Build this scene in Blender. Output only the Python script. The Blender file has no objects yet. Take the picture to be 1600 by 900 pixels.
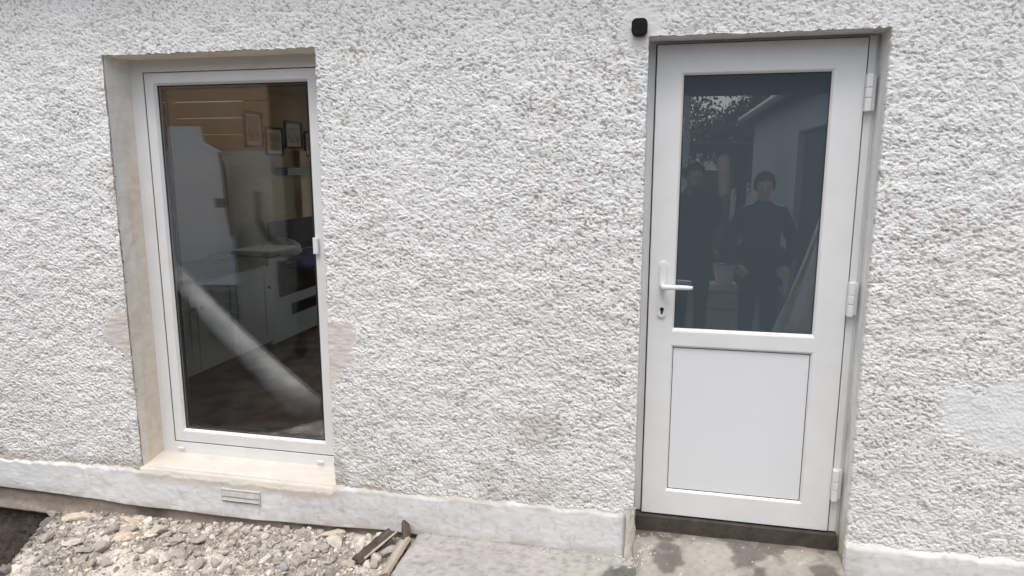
import bpy, bmesh, math, random
import numpy as np
from mathutils import Vector, Matrix, Quaternion

# ------------------------------------------------------------------ camera, world, sun, exposure
scene = bpy.context.scene
C = scene.collection
R = math.radians

cam_d = bpy.data.cameras.new("camera")
cam = bpy.data.objects.new("camera", cam_d)
C.objects.link(cam)
CAM = Vector((0.0647, -2.9096, 1.6903))
YAW, PITCH, FPX = 0.2199, -0.1736, 1081.5
cam.location = CAM
_f = Vector((-math.sin(YAW) * math.cos(PITCH), math.cos(YAW) * math.cos(PITCH), math.sin(PITCH)))
cam.rotation_mode = 'QUATERNION'
cam.rotation_quaternion = _f.to_track_quat('-Z', 'Y')
cam_d.sensor_fit = 'HORIZONTAL'
cam_d.sensor_width = 36.0
cam_d.lens = FPX * 36.0 / 1600.0
cam_d.clip_start = 0.02
cam_d.clip_end = 1000
scene.camera = cam

SUN_EL, SUN_AZ = R(66), R(182)          # azimuth clockwise from +Y: behind the camera
world = bpy.data.worlds.new("World")
scene.world = world
world.use_nodes = True
wn, wl = world.node_tree.nodes, world.node_tree.links
wn.clear()
w_out = wn.new('ShaderNodeOutputWorld')
w_bg = wn.new('ShaderNodeBackground')
w_sky = wn.new('ShaderNodeTexSky')
w_sky.sky_type = 'NISHITA'
w_sky.sun_disc = False
w_sky.sun_elevation = SUN_EL
w_sky.sun_rotation = SUN_AZ
w_sky.air_density = 1.0
w_sky.dust_density = 3.0
w_hs = wn.new('ShaderNodeHueSaturation')
w_hs.inputs['Saturation'].default_value = 0.34
w_bg.inputs['Strength'].default_value = 0.15
wl.new(w_sky.outputs[0], w_hs.inputs['Color'])
wl.new(w_hs.outputs[0], w_bg.inputs['Color'])
wl.new(w_bg.outputs[0], w_out.inputs['Surface'])

sun_d = bpy.data.lights.new("sun", 'SUN')
sun = bpy.data.objects.new("sun", sun_d)
C.objects.link(sun)
sun_d.energy = 0.8
sun_d.angle = R(38)
sun_d.color = (1.0, 0.98, 0.95)
_s = Vector((math.sin(SUN_AZ) * math.cos(SUN_EL), math.cos(SUN_AZ) * math.cos(SUN_EL), math.sin(SUN_EL)))
sun.location = _s * 30
sun.rotation_mode = 'QUATERNION'
sun.rotation_quaternion = (-_s).to_track_quat('-Z', 'Y')

vs = scene.view_settings
vs.view_transform = 'Standard'
vs.look = 'None'
vs.exposure = 0.86
vs.gamma = 1.0
vs.use_curve_mapping = False

rng = np.random.default_rng(7)
random.seed(7)

# ------------------------------------------------------------------ noise (numpy)
def hsh(ix, iy, s):
    v = (ix.astype(np.int64) * 374761393 + iy.astype(np.int64) * 668265263 + s * 1274126177) & 0xffffffff
    v = ((v ^ (v >> 13)) * 1103515245 + 12345) & 0xffffffff
    v = ((v ^ (v >> 15)) * 2246822519) & 0xffffffff
    v = v ^ (v >> 16)
    return (v & 0xffffff) / float(0xffffff)

def vnoise(x, y, s=0):
    ix, iy = np.floor(x), np.floor(y)
    fx, fy = x - ix, y - iy
    fx = fx * fx * (3 - 2 * fx); fy = fy * fy * (3 - 2 * fy)
    a = hsh(ix, iy, s); b = hsh(ix + 1, iy, s); c = hsh(ix, iy + 1, s); d = hsh(ix + 1, iy + 1, s)
    return (a * (1 - fx) + b * fx) * (1 - fy) + (c * (1 - fx) + d * fx) * fy

def fbm(x, y, s=0, o=4):
    t = 0; a = 0.5; n = 0
    for k in range(o):
        t = t + a * vnoise(x * 2 ** k, y * 2 ** k, s + k * 17); n += a; a *= 0.5
    return t / n

def pebbles(x, y, s=0, rmin=0.45, rmax=0.95):
    ix, iy = np.floor(x), np.floor(y)
    best = np.zeros_like(x)
    for dx in (-1, 0, 1):
        for dy in (-1, 0, 1):
            cx, cy = ix + dx, iy + dy
            px = cx + hsh(cx, cy, s); py = cy + hsh(cx, cy, s + 1)
            r = rmin + (rmax - rmin) * hsh(cx, cy, s + 2)
            hh = 0.45 + 0.55 * hsh(cx, cy, s + 3)
            d2 = ((x - px) ** 2 + (y - py) ** 2) / (r * r)
            best = np.maximum(best, hh * np.sqrt(np.clip(1 - d2, 0, 1)))
    return best

def sstep(a, b, x):
    t = np.clip((x - a) / (b - a), 0, 1)
    return t * t * (3 - 2 * t)

# ------------------------------------------------------------------ materials
MAT = {}
def new_mat(name):
    m = bpy.data.materials.new(name); m.use_nodes = True
    MAT[name] = m
    return m, m.node_tree.nodes, m.node_tree.links, m.node_tree.nodes['Principled BSDF']

def surf(name, col, rough=0.5, var=0.06, vscale=8.0, bump=0.1, bscale=60.0, dist=0.002, attr=False,
         metal=0.0, spec=0.5, tint2=None, stretch=(1, 1, 1), rvar=0.1):
    """procedural surface: noise-varied colour (or vertex tint) with a fine bump"""
    m, N, L, P = new_mat(name)
    tc = N.new('ShaderNodeTexCoord')
    mp = N.new('ShaderNodeMapping'); mp.inputs['Scale'].default_value = stretch
    L.new(tc.outputs['Object'], mp.inputs['Vector'])
    n1 = N.new('ShaderNodeTexNoise'); n1.inputs['Scale'].default_value = vscale
    n1.inputs['Detail'].default_value = 6
    L.new(mp.outputs[0], n1.inputs['Vector'])
    mix = N.new('ShaderNodeMix'); mix.data_type = 'RGBA'
    if attr:
        a = N.new('ShaderNodeAttribute'); a.attribute_name = 'tint'
        v = N.new('ShaderNodeHueSaturation')
        L.new(a.outputs['Color'], v.inputs['Color'])
        mr = N.new('ShaderNodeMapRange'); mr.inputs[1].default_value = 0.25; mr.inputs[2].default_value = 0.75
        mr.inputs[3].default_value = 1 - var; mr.inputs[4].default_value = 1 + var
        L.new(n1.outputs[0], mr.inputs[0]); L.new(mr.outputs[0], v.inputs['Value'])
        L.new(v.outputs[0], P.inputs['Base Color'])
    else:
        c2 = tint2 or tuple(max(0, c * (1 - 2 * var)) for c in col)
        mr = N.new('ShaderNodeMapRange'); mr.inputs[1].default_value = 0.3; mr.inputs[2].default_value = 0.7
        L.new(n1.outputs[0], mr.inputs[0]); L.new(mr.outputs[0], mix.inputs[0])
        mix.inputs[6].default_value = (*col, 1); mix.inputs[7].default_value = (*c2, 1)
        L.new(mix.outputs[2], P.inputs['Base Color'])
    rr = N.new('ShaderNodeMapRange'); rr.inputs[3].default_value = max(0, rough - rvar); rr.inputs[4].default_value = min(1, rough + rvar)
    L.new(n1.outputs[0], rr.inputs[0]); L.new(rr.outputs[0], P.inputs['Roughness'])
    P.inputs['Metallic'].default_value = metal
    P.inputs['Specular IOR Level'].default_value = spec
    if bump:
        n2 = N.new('ShaderNodeTexNoise'); n2.inputs['Scale'].default_value = bscale; n2.inputs['Detail'].default_value = 5
        L.new(mp.outputs[0], n2.inputs['Vector'])
        b = N.new('ShaderNodeBump'); b.inputs['Strength'].default_value = bump; b.inputs['Distance'].default_value = dist
        if name == 'roughcast':                               # trowelled patches carry less of the splatter
            ml = N.new('ShaderNodeMath'); ml.operation = 'MULTIPLY'; ml.inputs[1].default_value = bump
            L.new(a.outputs['Alpha'], ml.inputs[0]); L.new(ml.outputs[0], b.inputs['Strength'])
        L.new(n2.outputs[0], b.inputs['Height']); L.new(b.outputs[0], P.inputs['Normal'])
    return m

surf('roughcast', (.7, .7, .7), .85, .05, 3, .9, 150, .006, attr=True, spec=.25)
surf('plaster', (.7, .7, .7), .8, .06, 14, .45, 120, .002, attr=True, spec=.25, stretch=(1, 1, 2.5))
surf('concrete', (.3, .3, .3), .85, .16, 30, .6, 140, .004, attr=True, spec=.25)
surf('soil', (.2, .2, .2), .95, .3, 22, .9, 90, .012, attr=True, spec=.15)
surf('stone', (.3, .3, .3), .9, .18, 60, .7, 220, .003, attr=True, spec=.2)
surf('stone_big', (.44, .40, .355), .9, .2, 30, .8, 120, .004, tint2=(.31, .275, .24), spec=.2)
surf('stone_pale', (.62, .57, .50), .9, .15, 30, .8, 120, .004, tint2=(.40, .36, .31), spec=.2)
surf('stone_cream', (.66, .57, .46), .95, .15, 40, .9, 160, .004, tint2=(.48, .38, .28), spec=.15)
surf('upvc', (.765, .77, .775), .34, .02, 9, .03, 30, .0005, spec=.5, tint2=(.725, .725, .715))
surf('upvc_panel', (.745, .76, .78), .42, .02, 3, .06, 200, .0005, spec=.4, tint2=(.72, .735, .755))
surf('vent_paint', (.60, .60, .57), .7, .1, 30, .4, 120, .001, tint2=(.50, .48, .44))
surf('threshold', (.080, .066, .054), .9, .25, 18, .8, 70, .004, tint2=(.045, .036, .030))
surf('seam', (.60, .60, .58), .5, .02, 4, 0)
surf('gasket', (.03, .03, .032), .6, .1, 20, 0)
surf('sill_cream', (.74, .69, .61), .7, .05, 9, .4, 80, .0015, tint2=(.66, .59, .50), stretch=(1, 2, 1))
surf('brown_timber', (.075, .055, .042), .75, .2, 20, .5, 80, .002, tint2=(.035, .026, .02), stretch=(.3, 2, 2))
surf('black_plastic', (.005, .005, .006), .5, .1, 20, 0, rvar=.03, spec=.2)
surf('dark_metal', (.09, .09, .09), .35, .1, 30, .1, metal=.9)
surf('pine', (.60, .38, .24), .6, .12, 6, .3, 40, .002, tint2=(.46, .30, .18), stretch=(.25, 2, 3))
surf('grey_render', (.72, .72, .68), .9, .2, 28, 1.0, 30, .03, tint2=(.50, .50, .46))
surf('white_render', (.62, .64, .66), .9, .08, 2, .7, 60, .01)
surf('wrap', (.86, .89, .94), .35, .06, 3, .5, 12, .01, tint2=(.76, .80, .87))
surf('polythene', (.80, .79, .77), .28, .1, 5, .8, 18, .01, tint2=(.44, .44, .43))
surf('grey_plastic', (.20, .20, .19), .5, .1, 5, .1)
surf('pipe_shade_grey', (.07, .068, .065), .5, .1, 5, .1)  # grey of the pipe, also painted shade in vent and curl
surf('roof_tile', (.10, .10, .105), .8, .2, 3, .5, 20, .01)
surf('leaf', (.075, .10, .04), .6, .3, 3, 0, tint2=(.03, .05, .02))
surf('leaf_yucca', (.16, .17, .07), .5, .2, 6, 0, tint2=(.08, .11, .04))
surf('bark', (.10, .075, .055), .9, .2, 10, .6, 30, .01)
surf('soffit', (.45, .42, .38), .7, .06, 4, .1)
surf('room_yellow', (.42, .34, .20), .85, .06, 2, .15, 60, .002)
surf('room_floor', (.06, .04, .03), .7, .3, 5, .6, 14, .01, tint2=(.34, .27, .23))
surf('cabinet', (.60, .63, .60), .4, .03, 3, .02)
surf('worktop', (.10, .085, .075), .3, .2, 12, .05)
surf('cooker_black', (.012, .012, .012), .15, .1, 8, 0, rvar=.05)
surf('frame_brown', (.06, .03, .02), .35, .15, 20, .05)
surf('frame_black', (.012, .011, .011), .3, .15, 20, .05)
surf('mount', (.55, .52, .45), .7, .04, 6, 0)
surf('print_red', (.22, .13, .12), .7, .25, 18, 0, tint2=(.36, .28, .24))
surf('print_tan', (.44, .38, .27), .7, .2, 22, 0, tint2=(.26, .21, .15))
surf('print_grey', (.22, .21, .20), .7, .3, 16, 0, tint2=(.50, .47, .42))
surf('blue_cloth', (.015, .07, .30), .8, .2, 8, .6, 25, .01)
surf('white_cloth', (.62, .62, .62), .85, .1, 8, .6, 25, .01)
surf('navy_fabric', (.018, .022, .032), .8, .2, 6, .5, 30, .01)
surf('black_fabric', (.012, .012, .014), .85, .2, 6, .5, 30, .01)
surf('skin', (.42, .26, .19), .55, .06, 12, .1)
surf('hair', (.015, .011, .009), .5, .2, 30, .6, 60, .004)
surf('eye', (.02, .015, .012), .15, .1, 3, 0)
surf('lip', (.30, .11, .10), .5, .1, 3, 0)
surf('white_print', (.75, .75, .75), .6, .02, 3, 0)
surf('rusty_wood', (.045, .036, .030), .9, .3, 25, 1.0, 60, .006, tint2=(.13, .10, .08), stretch=(.4, 2, 2))
surf('pale_wood', (.52, .46, .38), .8, .15, 12, .5, 60, .002, tint2=(.34, .28, .22), stretch=(.4, 2, 2))
surf('yellow_machine', (.22, .15, .09), .6, .1, 4, .1)

# clear glazing: part mirror, part see-through on each face of the unit
def glass_clear():
    m, N, L, P = new_mat('clear_glass')
    N.remove(P)
    out = [n for n in N if n.type == 'OUTPUT_MATERIAL'][0]
    tr = N.new('ShaderNodeBsdfTransparent'); tr.inputs[0].default_value = (.93, .945, .935, 1)
    gl = N.new('ShaderNodeBsdfGlossy'); gl.inputs['Roughness'].default_value = 0.0
    lw = N.new('ShaderNodeLayerWeight'); lw.inputs[0].default_value = .35
    mr = N.new('ShaderNodeMapRange'); mr.inputs[3].default_value = .17; mr.inputs[4].default_value = .8
    pw = N.new('ShaderNodeMath'); pw.operation = 'POWER'; pw.inputs[1].default_value = 2.0
    L.new(lw.outputs['Facing'], pw.inputs[0]); L.new(pw.outputs[0], mr.inputs[0])
    # faint smears and dust
    tc = N.new('ShaderNodeTexCoord')
    nz = N.new('ShaderNodeTexNoise'); nz.inputs['Scale'].default_value = 2.2; nz.inputs['Detail'].default_value = 8
    nz.inputs['Distortion'].default_value = 1.5
    L.new(tc.outputs['Object'], nz.inputs['Vector'])
    dr = N.new('ShaderNodeMapRange'); dr.inputs[1].default_value = .52; dr.inputs[2].default_value = .8
    dr.inputs[3].default_value = 0; dr.inputs[4].default_value = .03
    L.new(nz.outputs[0], dr.inputs[0])
    df = N.new('ShaderNodeBsdfDiffuse'); df.inputs[0].default_value = (.6, .6, .6, 1)
    nb = N.new('ShaderNodeTexNoise'); nb.inputs['Scale'].default_value = 1.2
    bp = N.new('ShaderNodeBump'); bp.inputs['Strength'].default_value = .05; bp.inputs['Distance'].default_value = .004
    L.new(tc.outputs['Object'], nb.inputs['Vector']); L.new(nb.outputs[0], bp.inputs['Height'])
    L.new(bp.outputs[0], gl.inputs['Normal'])
    mx = N.new('ShaderNodeMixShader'); m2 = N.new('ShaderNodeMixShader')
    L.new(mr.outputs[0], mx.inputs[0]); L.new(tr.outputs[0], mx.inputs[1]); L.new(gl.outputs[0], mx.inputs[2])
    L.new(dr.outputs[0], m2.inputs[0]); L.new(mx.outputs[0], m2.inputs[1]); L.new(df.outputs[0], m2.inputs[2])
    L.new(m2.outputs[0], out.inputs['Surface'])
glass_clear()

def glass_obscure():
    m, N, L, P = new_mat('grey_glass')
    P.inputs['Base Color'].default_value = (.060, .080, .094, 1)
    P.inputs['Roughness'].default_value = .7
    P.inputs['Specular IOR Level'].default_value = .2
    P.inputs['Coat Weight'].default_value = 1
    P.inputs['Coat Roughness'].default_value = 0.0
    P.inputs['Coat IOR'].default_value = 2.45
    P.inputs['Coat Tint'].default_value = (1, 1, 1, 1)
    tc = N.new('ShaderNodeTexCoord')
    nb = N.new('ShaderNodeTexNoise'); nb.inputs['Scale'].default_value = 1.5
    bp = N.new('ShaderNodeBump'); bp.inputs['Strength'].default_value = .04; bp.inputs['Distance'].default_value = .004
    L.new(tc.outputs['Object'], nb.inputs['Vector']); L.new(nb.outputs[0], bp.inputs['Height'])
    L.new(bp.outputs[0], P.inputs['Coat Normal'])
glass_obscure()

# ------------------------------------------------------------------ object helpers
def np_mesh(name, V, F, tint=None, smooth=True, mat=None, tris=False):
    me = bpy.data.meshes.new(name)
    V = np.asarray(V, dtype=np.float32); F = np.asarray(F, dtype=np.int32)
    k = F.shape[1]
    me.vertices.add(len(V)); me.vertices.foreach_set('co', V.ravel())
    me.loops.add(F.size); me.loops.foreach_set('vertex_index', F.ravel())
    me.polygons.add(len(F)); me.polygons.foreach_set('loop_start', np.arange(0, F.size, k, dtype=np.int32))
    me.polygons.foreach_set('use_smooth', np.full(len(F), smooth, dtype=bool))
    me.update(calc_edges=True); me.validate()
    if tint is not None:
        a = me.color_attributes.new('tint', 'FLOAT_COLOR', 'POINT')
        tint = np.asarray(tint); T = np.ones((len(V), 4), dtype=np.float32); T[:, :tint.shape[1]] = tint
        a.data.foreach_set('color', T.ravel())
    if mat: me.materials.append(MAT[mat])
    return me

def link(name, me, parent=None, loc=None):
    o = bpy.data.objects.new(name, me)
    C.objects.link(o)
    if parent: o.parent = parent
    if loc is not None: o.location = loc
    return o

def tag(o, label=None, cat=None, group=None, kind=None):
    if label: o['label'] = label
    if cat: o['category'] = cat
    if group: o['group'] = group
    if kind: o['kind'] = kind
    return o

def empty(name, loc=(0, 0, 0), rz=0, **k):
    o = bpy.data.objects.new(name, None); C.objects.link(o)
    o.location = loc; o.rotation_euler = (0, 0, rz)
    o.empty_display_size = .1
    return tag(o, **k)

class MB:
    def __init__(s): s.bm = bmesh.new()
    def box(s, x0, x1, y0, y1, z0, z1, rot=None, bevel=0):
        b = bmesh.new()
        vs_ = [b.verts.new((x, y, z)) for z in (z0, z1) for y in (y0, y1) for x in (x0, x1)]
        for f in ((0, 2, 3, 1), (4, 5, 7, 6), (0, 1, 5, 4), (2, 6, 7, 3), (0, 4, 6, 2), (1, 3, 7, 5)):
            b.faces.new([vs_[i] for i in f])
        if bevel: bmesh.ops.bevel(b, geom=b.edges[:], offset=bevel, segments=2, affect='EDGES', profile=.5)
        if rot is not None: b.transform(rot)
        s._merge(b); return s
    def _merge(s, b):
        me = bpy.data.meshes.new('t'); b.to_mesh(me); b.free(); s.bm.from_mesh(me); bpy.data.meshes.remove(me)
    def cyl(s, p, q, r, r2=None, n=20, caps=True):
        p, q = Vector(p), Vector(q); d = q - p
        b = bmesh.new()
        bmesh.ops.create_cone(b, cap_ends=caps, segments=n, radius1=r, radius2=r if r2 is None else r2, depth=d.length)
        b.transform(Matrix.Translation((p + q) / 2) @ d.to_track_quat('Z', 'Y').to_matrix().to_4x4())
        s._merge(b); return s
    def ball(s, c, r, sc=(1, 1, 1), n=12):
        b = bmesh.new(); bmesh.ops.create_uvsphere(b, u_segments=n * 2, v_segments=n, radius=r)
        b.transform(Matrix.Translation(c) @ Matrix.Diagonal((*sc, 1))); s._merge(b); return s
    def tube(s, pts, r, n=12):
        pts = [Vector(p) for p in pts]; b = bmesh.new(); rings = []
        rs = r if isinstance(r, (list, tuple)) else [r] * len(pts)
        for i, p in enumerate(pts):
            t = (pts[min(i + 1, len(pts) - 1)] - pts[max(i - 1, 0)]).normalized()
            a = t.orthogonal().normalized() if i == 0 else (a_ - t * a_.dot(t)).normalized()
            a_ = a; c = t.cross(a)
            rings.append([b.verts.new(p + (a * math.cos(2 * math.pi * k / n) + c * math.sin(2 * math.pi * k / n)) * rs[i]) for k in range(n)])
        for i in range(len(rings) - 1):
            for k in range(n): b.faces.new((rings[i][k], rings[i][(k + 1) % n], rings[i + 1][(k + 1) % n], rings[i + 1][k]))
        b.faces.new(rings[0][::-1]); b.faces.new(rings[-1])
        s._merge(b); return s
    def prism(s, pts, y0, y1, rot=None):
        """outline in x,z given real depth from y0 to y1"""
        b = bmesh.new()
        A = [b.verts.new((x, y0, z)) for x, z in pts]; B = [b.verts.new((x, y1, z)) for x, z in pts]
        b.faces.new(A); b.faces.new(B[::-1])
        for i in range(len(pts)):
            j = (i + 1) % len(pts); b.faces.new((A[i], B[i], B[j], A[j]))
        bmesh.ops.recalc_face_normals(b, faces=b.faces[:])
        if rot is not None: b.transform(rot)
        s._merge(b); return s
    def loft(s, rects):
        """rects: (x0,x1,z0,z1,y) swept into each other: mitred frame profiles"""
        b = bmesh.new(); rings = []
        for x0, x1, z0, z1, y in rects:
            rings.append([b.verts.new(p) for p in ((x0, y, z0), (x1, y, z0), (x1, y, z1), (x0, y, z1))])
        for i in range(len(rings) - 1):
            for k in range(4):
                b.faces.new((rings[i][k], rings[i][(k + 1) % 4], rings[i + 1][(k + 1) % 4], rings[i + 1][k]))
        s._merge(b); return s
    def build(s, name, mat, parent=None, smooth=False, loc=None):
        me = bpy.data.meshes.new(name)
        if smooth:
            for f in s.bm.faces: f.smooth = True
        s.bm.to_mesh(me); s.bm.free(); me.materials.append(MAT[mat])
        return link(name, me, parent, loc)

def grid_faces(nu, nv, mask=None):
    i = np.arange(nu * nv).reshape(nu, nv)
    F = np.stack([i[:-1, :-1], i[1:, :-1], i[1:, 1:], i[:-1, 1:]], -1)
    if mask is not None: F = F[mask]
    return F.reshape(-1, 4)

# ------------------------------------------------------------------ ground
PE = lambda y: -3.06 - (y + .1) * .47                    # rim of the pit
def rubble_z(x, y):
    zb = np.interp(x, [-6, -3.2, -2.8, -2.3, -1.3, -1.04], [-.17, -.17, -.155, -.14, -.088, -.075])
    zb = zb - .10 * sstep(.35, 1.6, -y) + .030 * (fbm(x * 5, y * 5, 5) - .5) + .022 * (fbm(x * 16, y * 16, 6) - .5)
    pit = sstep(.0, .34, PE(y) - x) * (.36 + .06 * fbm(x * 4, y * 4, 8))
    pit = pit * sstep(-2.6, -1.8, y)
    return zb - pit

def soil():
    xs = np.concatenate([[-300, -60, -20, -10, -7], np.arange(-5, -.9, .014), [-.8, 0, 1, 2, 4, 8, 20, 60, 300]])
    ys = np.concatenate([[-300, -60, -25, -12, -7, -4, -3], np.arange(-2, .1, .014), [.12, .3, 2, 8, 40, 300]])
    X, Y = np.meshgrid(xs, ys, indexing='ij')
    Z = rubble_z(X, Y) + .010 * (fbm(X * 60, Y * 60, 11, 3) - .5)
    flat = -.32 + .03 * fbm(X * .8, Y * .8, 3)
    w = sstep(1.4, 2.4, -Y) + (Y > .1); w = np.clip(w, 0, 1)
    w = np.maximum(w, (X > -.95) * 1.0); w = np.maximum(w, sstep(4.0, 5.5, -X))
    Z = Z * (1 - w) + flat * w
    Z = np.where((Y > .11), -.6, Z)
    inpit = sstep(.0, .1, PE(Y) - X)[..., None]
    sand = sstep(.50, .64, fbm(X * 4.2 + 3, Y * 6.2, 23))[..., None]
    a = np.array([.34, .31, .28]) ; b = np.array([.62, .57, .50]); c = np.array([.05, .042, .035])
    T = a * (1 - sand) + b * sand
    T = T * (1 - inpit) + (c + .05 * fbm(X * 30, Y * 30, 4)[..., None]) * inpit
    far = w[..., None] * (Y < -1)[..., None]
    T = T * (1 - far) + np.array([.10, .08, .065]) * (.6 + .8 * fbm(X * 2, Y * 2, 31)[..., None]) * far
    V = np.stack([X, Y, Z], -1).reshape(-1, 3)
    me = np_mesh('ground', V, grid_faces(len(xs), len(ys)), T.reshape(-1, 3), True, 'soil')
    tag(link('ground', me), kind='structure')
soil()

# ------------------------------------------------------------------ the house: roughcast wall
WX0, WX1, WZ0, WZ1 = -2.5655, -1.467, 0.148, 2.2071          # window opening
DX0, DX1, DZ1 = -.0318, .8448, 2.1954                        # door opening
house = empty('house', (0, 0, 0), label='single-storey white roughcast house wall with a tall window and a half-glazed door', cat='house')

def seg(a, b, st): return np.linspace(a, b, max(2, int(round((b - a) / st)) + 1))[:-1]
ST = .0032
gx = np.concatenate([seg(-8, -4.8, .05), seg(-4.8, -3.75, .006), seg(-3.75, WX0, ST), seg(WX0, WX1, ST), seg(WX1, DX0, ST), seg(DX0, DX1, ST), seg(DX1, 1.62, ST), seg(1.62, 2.6, .006), seg(2.6, 5, .05), [5.0]])
gz = np.concatenate([seg(-.02, WZ0, ST), seg(WZ0, DZ1, ST), seg(DZ1, WZ1, ST), seg(WZ1, 2.72, ST), [2.72]])

def blob(X, Z, cx, cz, rx, rz, s, amp=.35, sharp=.12):
    ang = np.sqrt(((X - cx) / rx) ** 2 + ((Z - cz) / rz) ** 2) + amp * (fbm(X * 11, Z * 11, s) - .5) + .5 * amp * (fbm(X * 70, Z * 70, s + 1, 2) - .5)
    return 1 - sstep(1 - sharp, 1 + sharp, ang)

def rough_h(X, Z):
    # warped, slightly sideways-stretched splatter
    wx = X + .012 * (fbm(X * 45, Z * 45, 91) - .5); wz = Z + .010 * (fbm(X * 45 + 9, Z * 45, 92) - .5)
    sh = wz + .30 * wx
    g1 = fbm(wx / .0112, sh / .0074, 1, 3)
    g2 = fbm(wx / .0080 + 50, wz / .0065, 40, 2)
    mid = pebbles(wx / .0105, sh / .0088, 40, .35, .95)
    lump = fbm(X / .06, Z / .04, 55, 3)
    g = sstep(.26, .66, g1)
    h = .0034 * g + .0027 * mid * sstep(.30, .62, lump) + .0022 * g2 + .006 * lump + .006 * fbm(X / .15, Z / .1, 56, 2)
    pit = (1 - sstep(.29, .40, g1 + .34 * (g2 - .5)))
    return h, mid, pit, lump

def wall_data(X, Z):
    h, mid, pit, lump = rough_h(X, Z)
    swirl = fbm(X * 22, Z * 60, 61, 4)
    sm = .0085 + .005 * swirl
    pL = blob(X, Z, WX0 - .03, .86, .135, .105, 201, .8, .09)         # cement patch left of window
    pR = blob(X, Z, WX1 + .010, .845, .125, .155, 202, .8, .09)       # cement patch right of window
    pB = blob(X, Z, 1.56, .735, .40, .165, 203, .5, .12)      # brushed patch bottom right
    pC = blob(X, Z, -.055, 2.235, .075, .075, 204, .5, .3)   # filler round the camera
    pM = blob(X, Z, -1.2, 1.75, .30, .22, 206, .9, .5) * .35
    pT = sstep(2.36, 2.5, Z) * .35
    pp = np.clip(np.maximum.reduce([pL, pR, pC]), 0, 1)
    h2 = h * (1 - pp) + sm * pp
    h2 = h2 * (1 - .75 * pB) + (.006 + .004 * swirl + .002 * mid) * .75 * pB
    hs = .55 * h2 + .45 * (.008 + .002 * mid)
    h2 = h2 * (1 - pT) + hs * pT
    h2 = h2 * (1 - pM) + hs * pM
    # colours
    base = np.array([.80, .792, .778])
    T = np.broadcast_to(base, X.shape + (3,)).copy()
    T *= (.96 + .08 * fbm(X * 2.0, Z * 2.0, 301))[..., None]
    # darker grey-brown tone in the pits of the splatter
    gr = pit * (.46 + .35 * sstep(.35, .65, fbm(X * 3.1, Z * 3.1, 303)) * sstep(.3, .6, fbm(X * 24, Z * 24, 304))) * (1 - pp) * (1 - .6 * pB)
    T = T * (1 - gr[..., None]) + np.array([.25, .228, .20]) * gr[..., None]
    # rust-brown and green specks
    sp = sstep(.80, .86, vnoise(X / .02, Z / .02, 305)) * sstep(.55, .7, fbm(X * 2.4, Z * 2.4, 306))
    T = T * (1 - .35 * sp[..., None]) + np.array([.34, .30, .20]) * .35 * sp[..., None]
    # splash dirt low on the wall
    d = sstep(.42, .16, Z) * sstep(-1.55, -1.2, X) * sstep(-.1, -.5, X) * sstep(.34, .66, fbm(X * 7, Z * 7, 307))
    d2 = blob(X, Z, -.47, .52, .13, .07, 308, .9, .5) * .5
    d3 = sstep(.20, .155, Z + .03 * fbm(X * 9, Z * 9, 309)) * .6 * (X < DX0)
    d4 = sstep(.34, .18, Z) * sstep(-2.9, -2.62, X) * (X < WX0) * fbm(X * 8, Z * 8, 310)
    d5 = sstep(.30, .17, Z) * (X < -2.9) * sstep(.35, .7, fbm(X * 6, Z * 6, 311)) * .5
    d6 = sstep(WX1 + .25, WX1, X) * (X > WX1) * sstep(.7, .2, Z) * sstep(.35, .6, fbm(X * 9, Z * 9, 312)) * .6
    dd = np.clip(.62 * d + d2 + d3 + .9 * d4 + d5 + d6, 0, .8)[..., None] * (.5 + .5 * fbm(X * 60, Z * 60, 313))[..., None]
    T = T * (1 - dd) + np.array([.36, .30, .235]) * dd
    for m_, col, k in ((pL, (.60, .555, .50), .95), (pR, (.63, .58, .525), .95), (pB, (.74, .75, .76), .8), (pC, (.74, .72, .70), .8)):
        a = (m_ * k)[..., None]
        T = T * (1 - a) + np.array(col) * (.9 + .2 * swirl)[..., None] * a
    su = sstep(WX0 - .02, WX0, X) * sstep(WX1 + .02, WX1, X) * sstep(.185, .165, Z)
    h2 = h2 * (1 - su) + .003 * su; T = T * (1 - su[..., None]) + np.array([.56, .50, .42]) * su[..., None]
    # cement haze  around the patched edges of the window
    hz = sstep(.05, 0, np.abs(X - WX0)) * (X < WX0) * sstep(.45, .6, fbm(X * 12, Z * 5, 320)) * .5
    hz = (hz * (1 - sstep(1.7, 2.0, Z)))[..., None]
    T = T * (1 - hz) + np.array([.56, .50, .43]) * hz
    T = np.concatenate([T, (1 - .85 * np.maximum(pp, .8 * pB))[..., None]], -1)
    return h2, T

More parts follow.
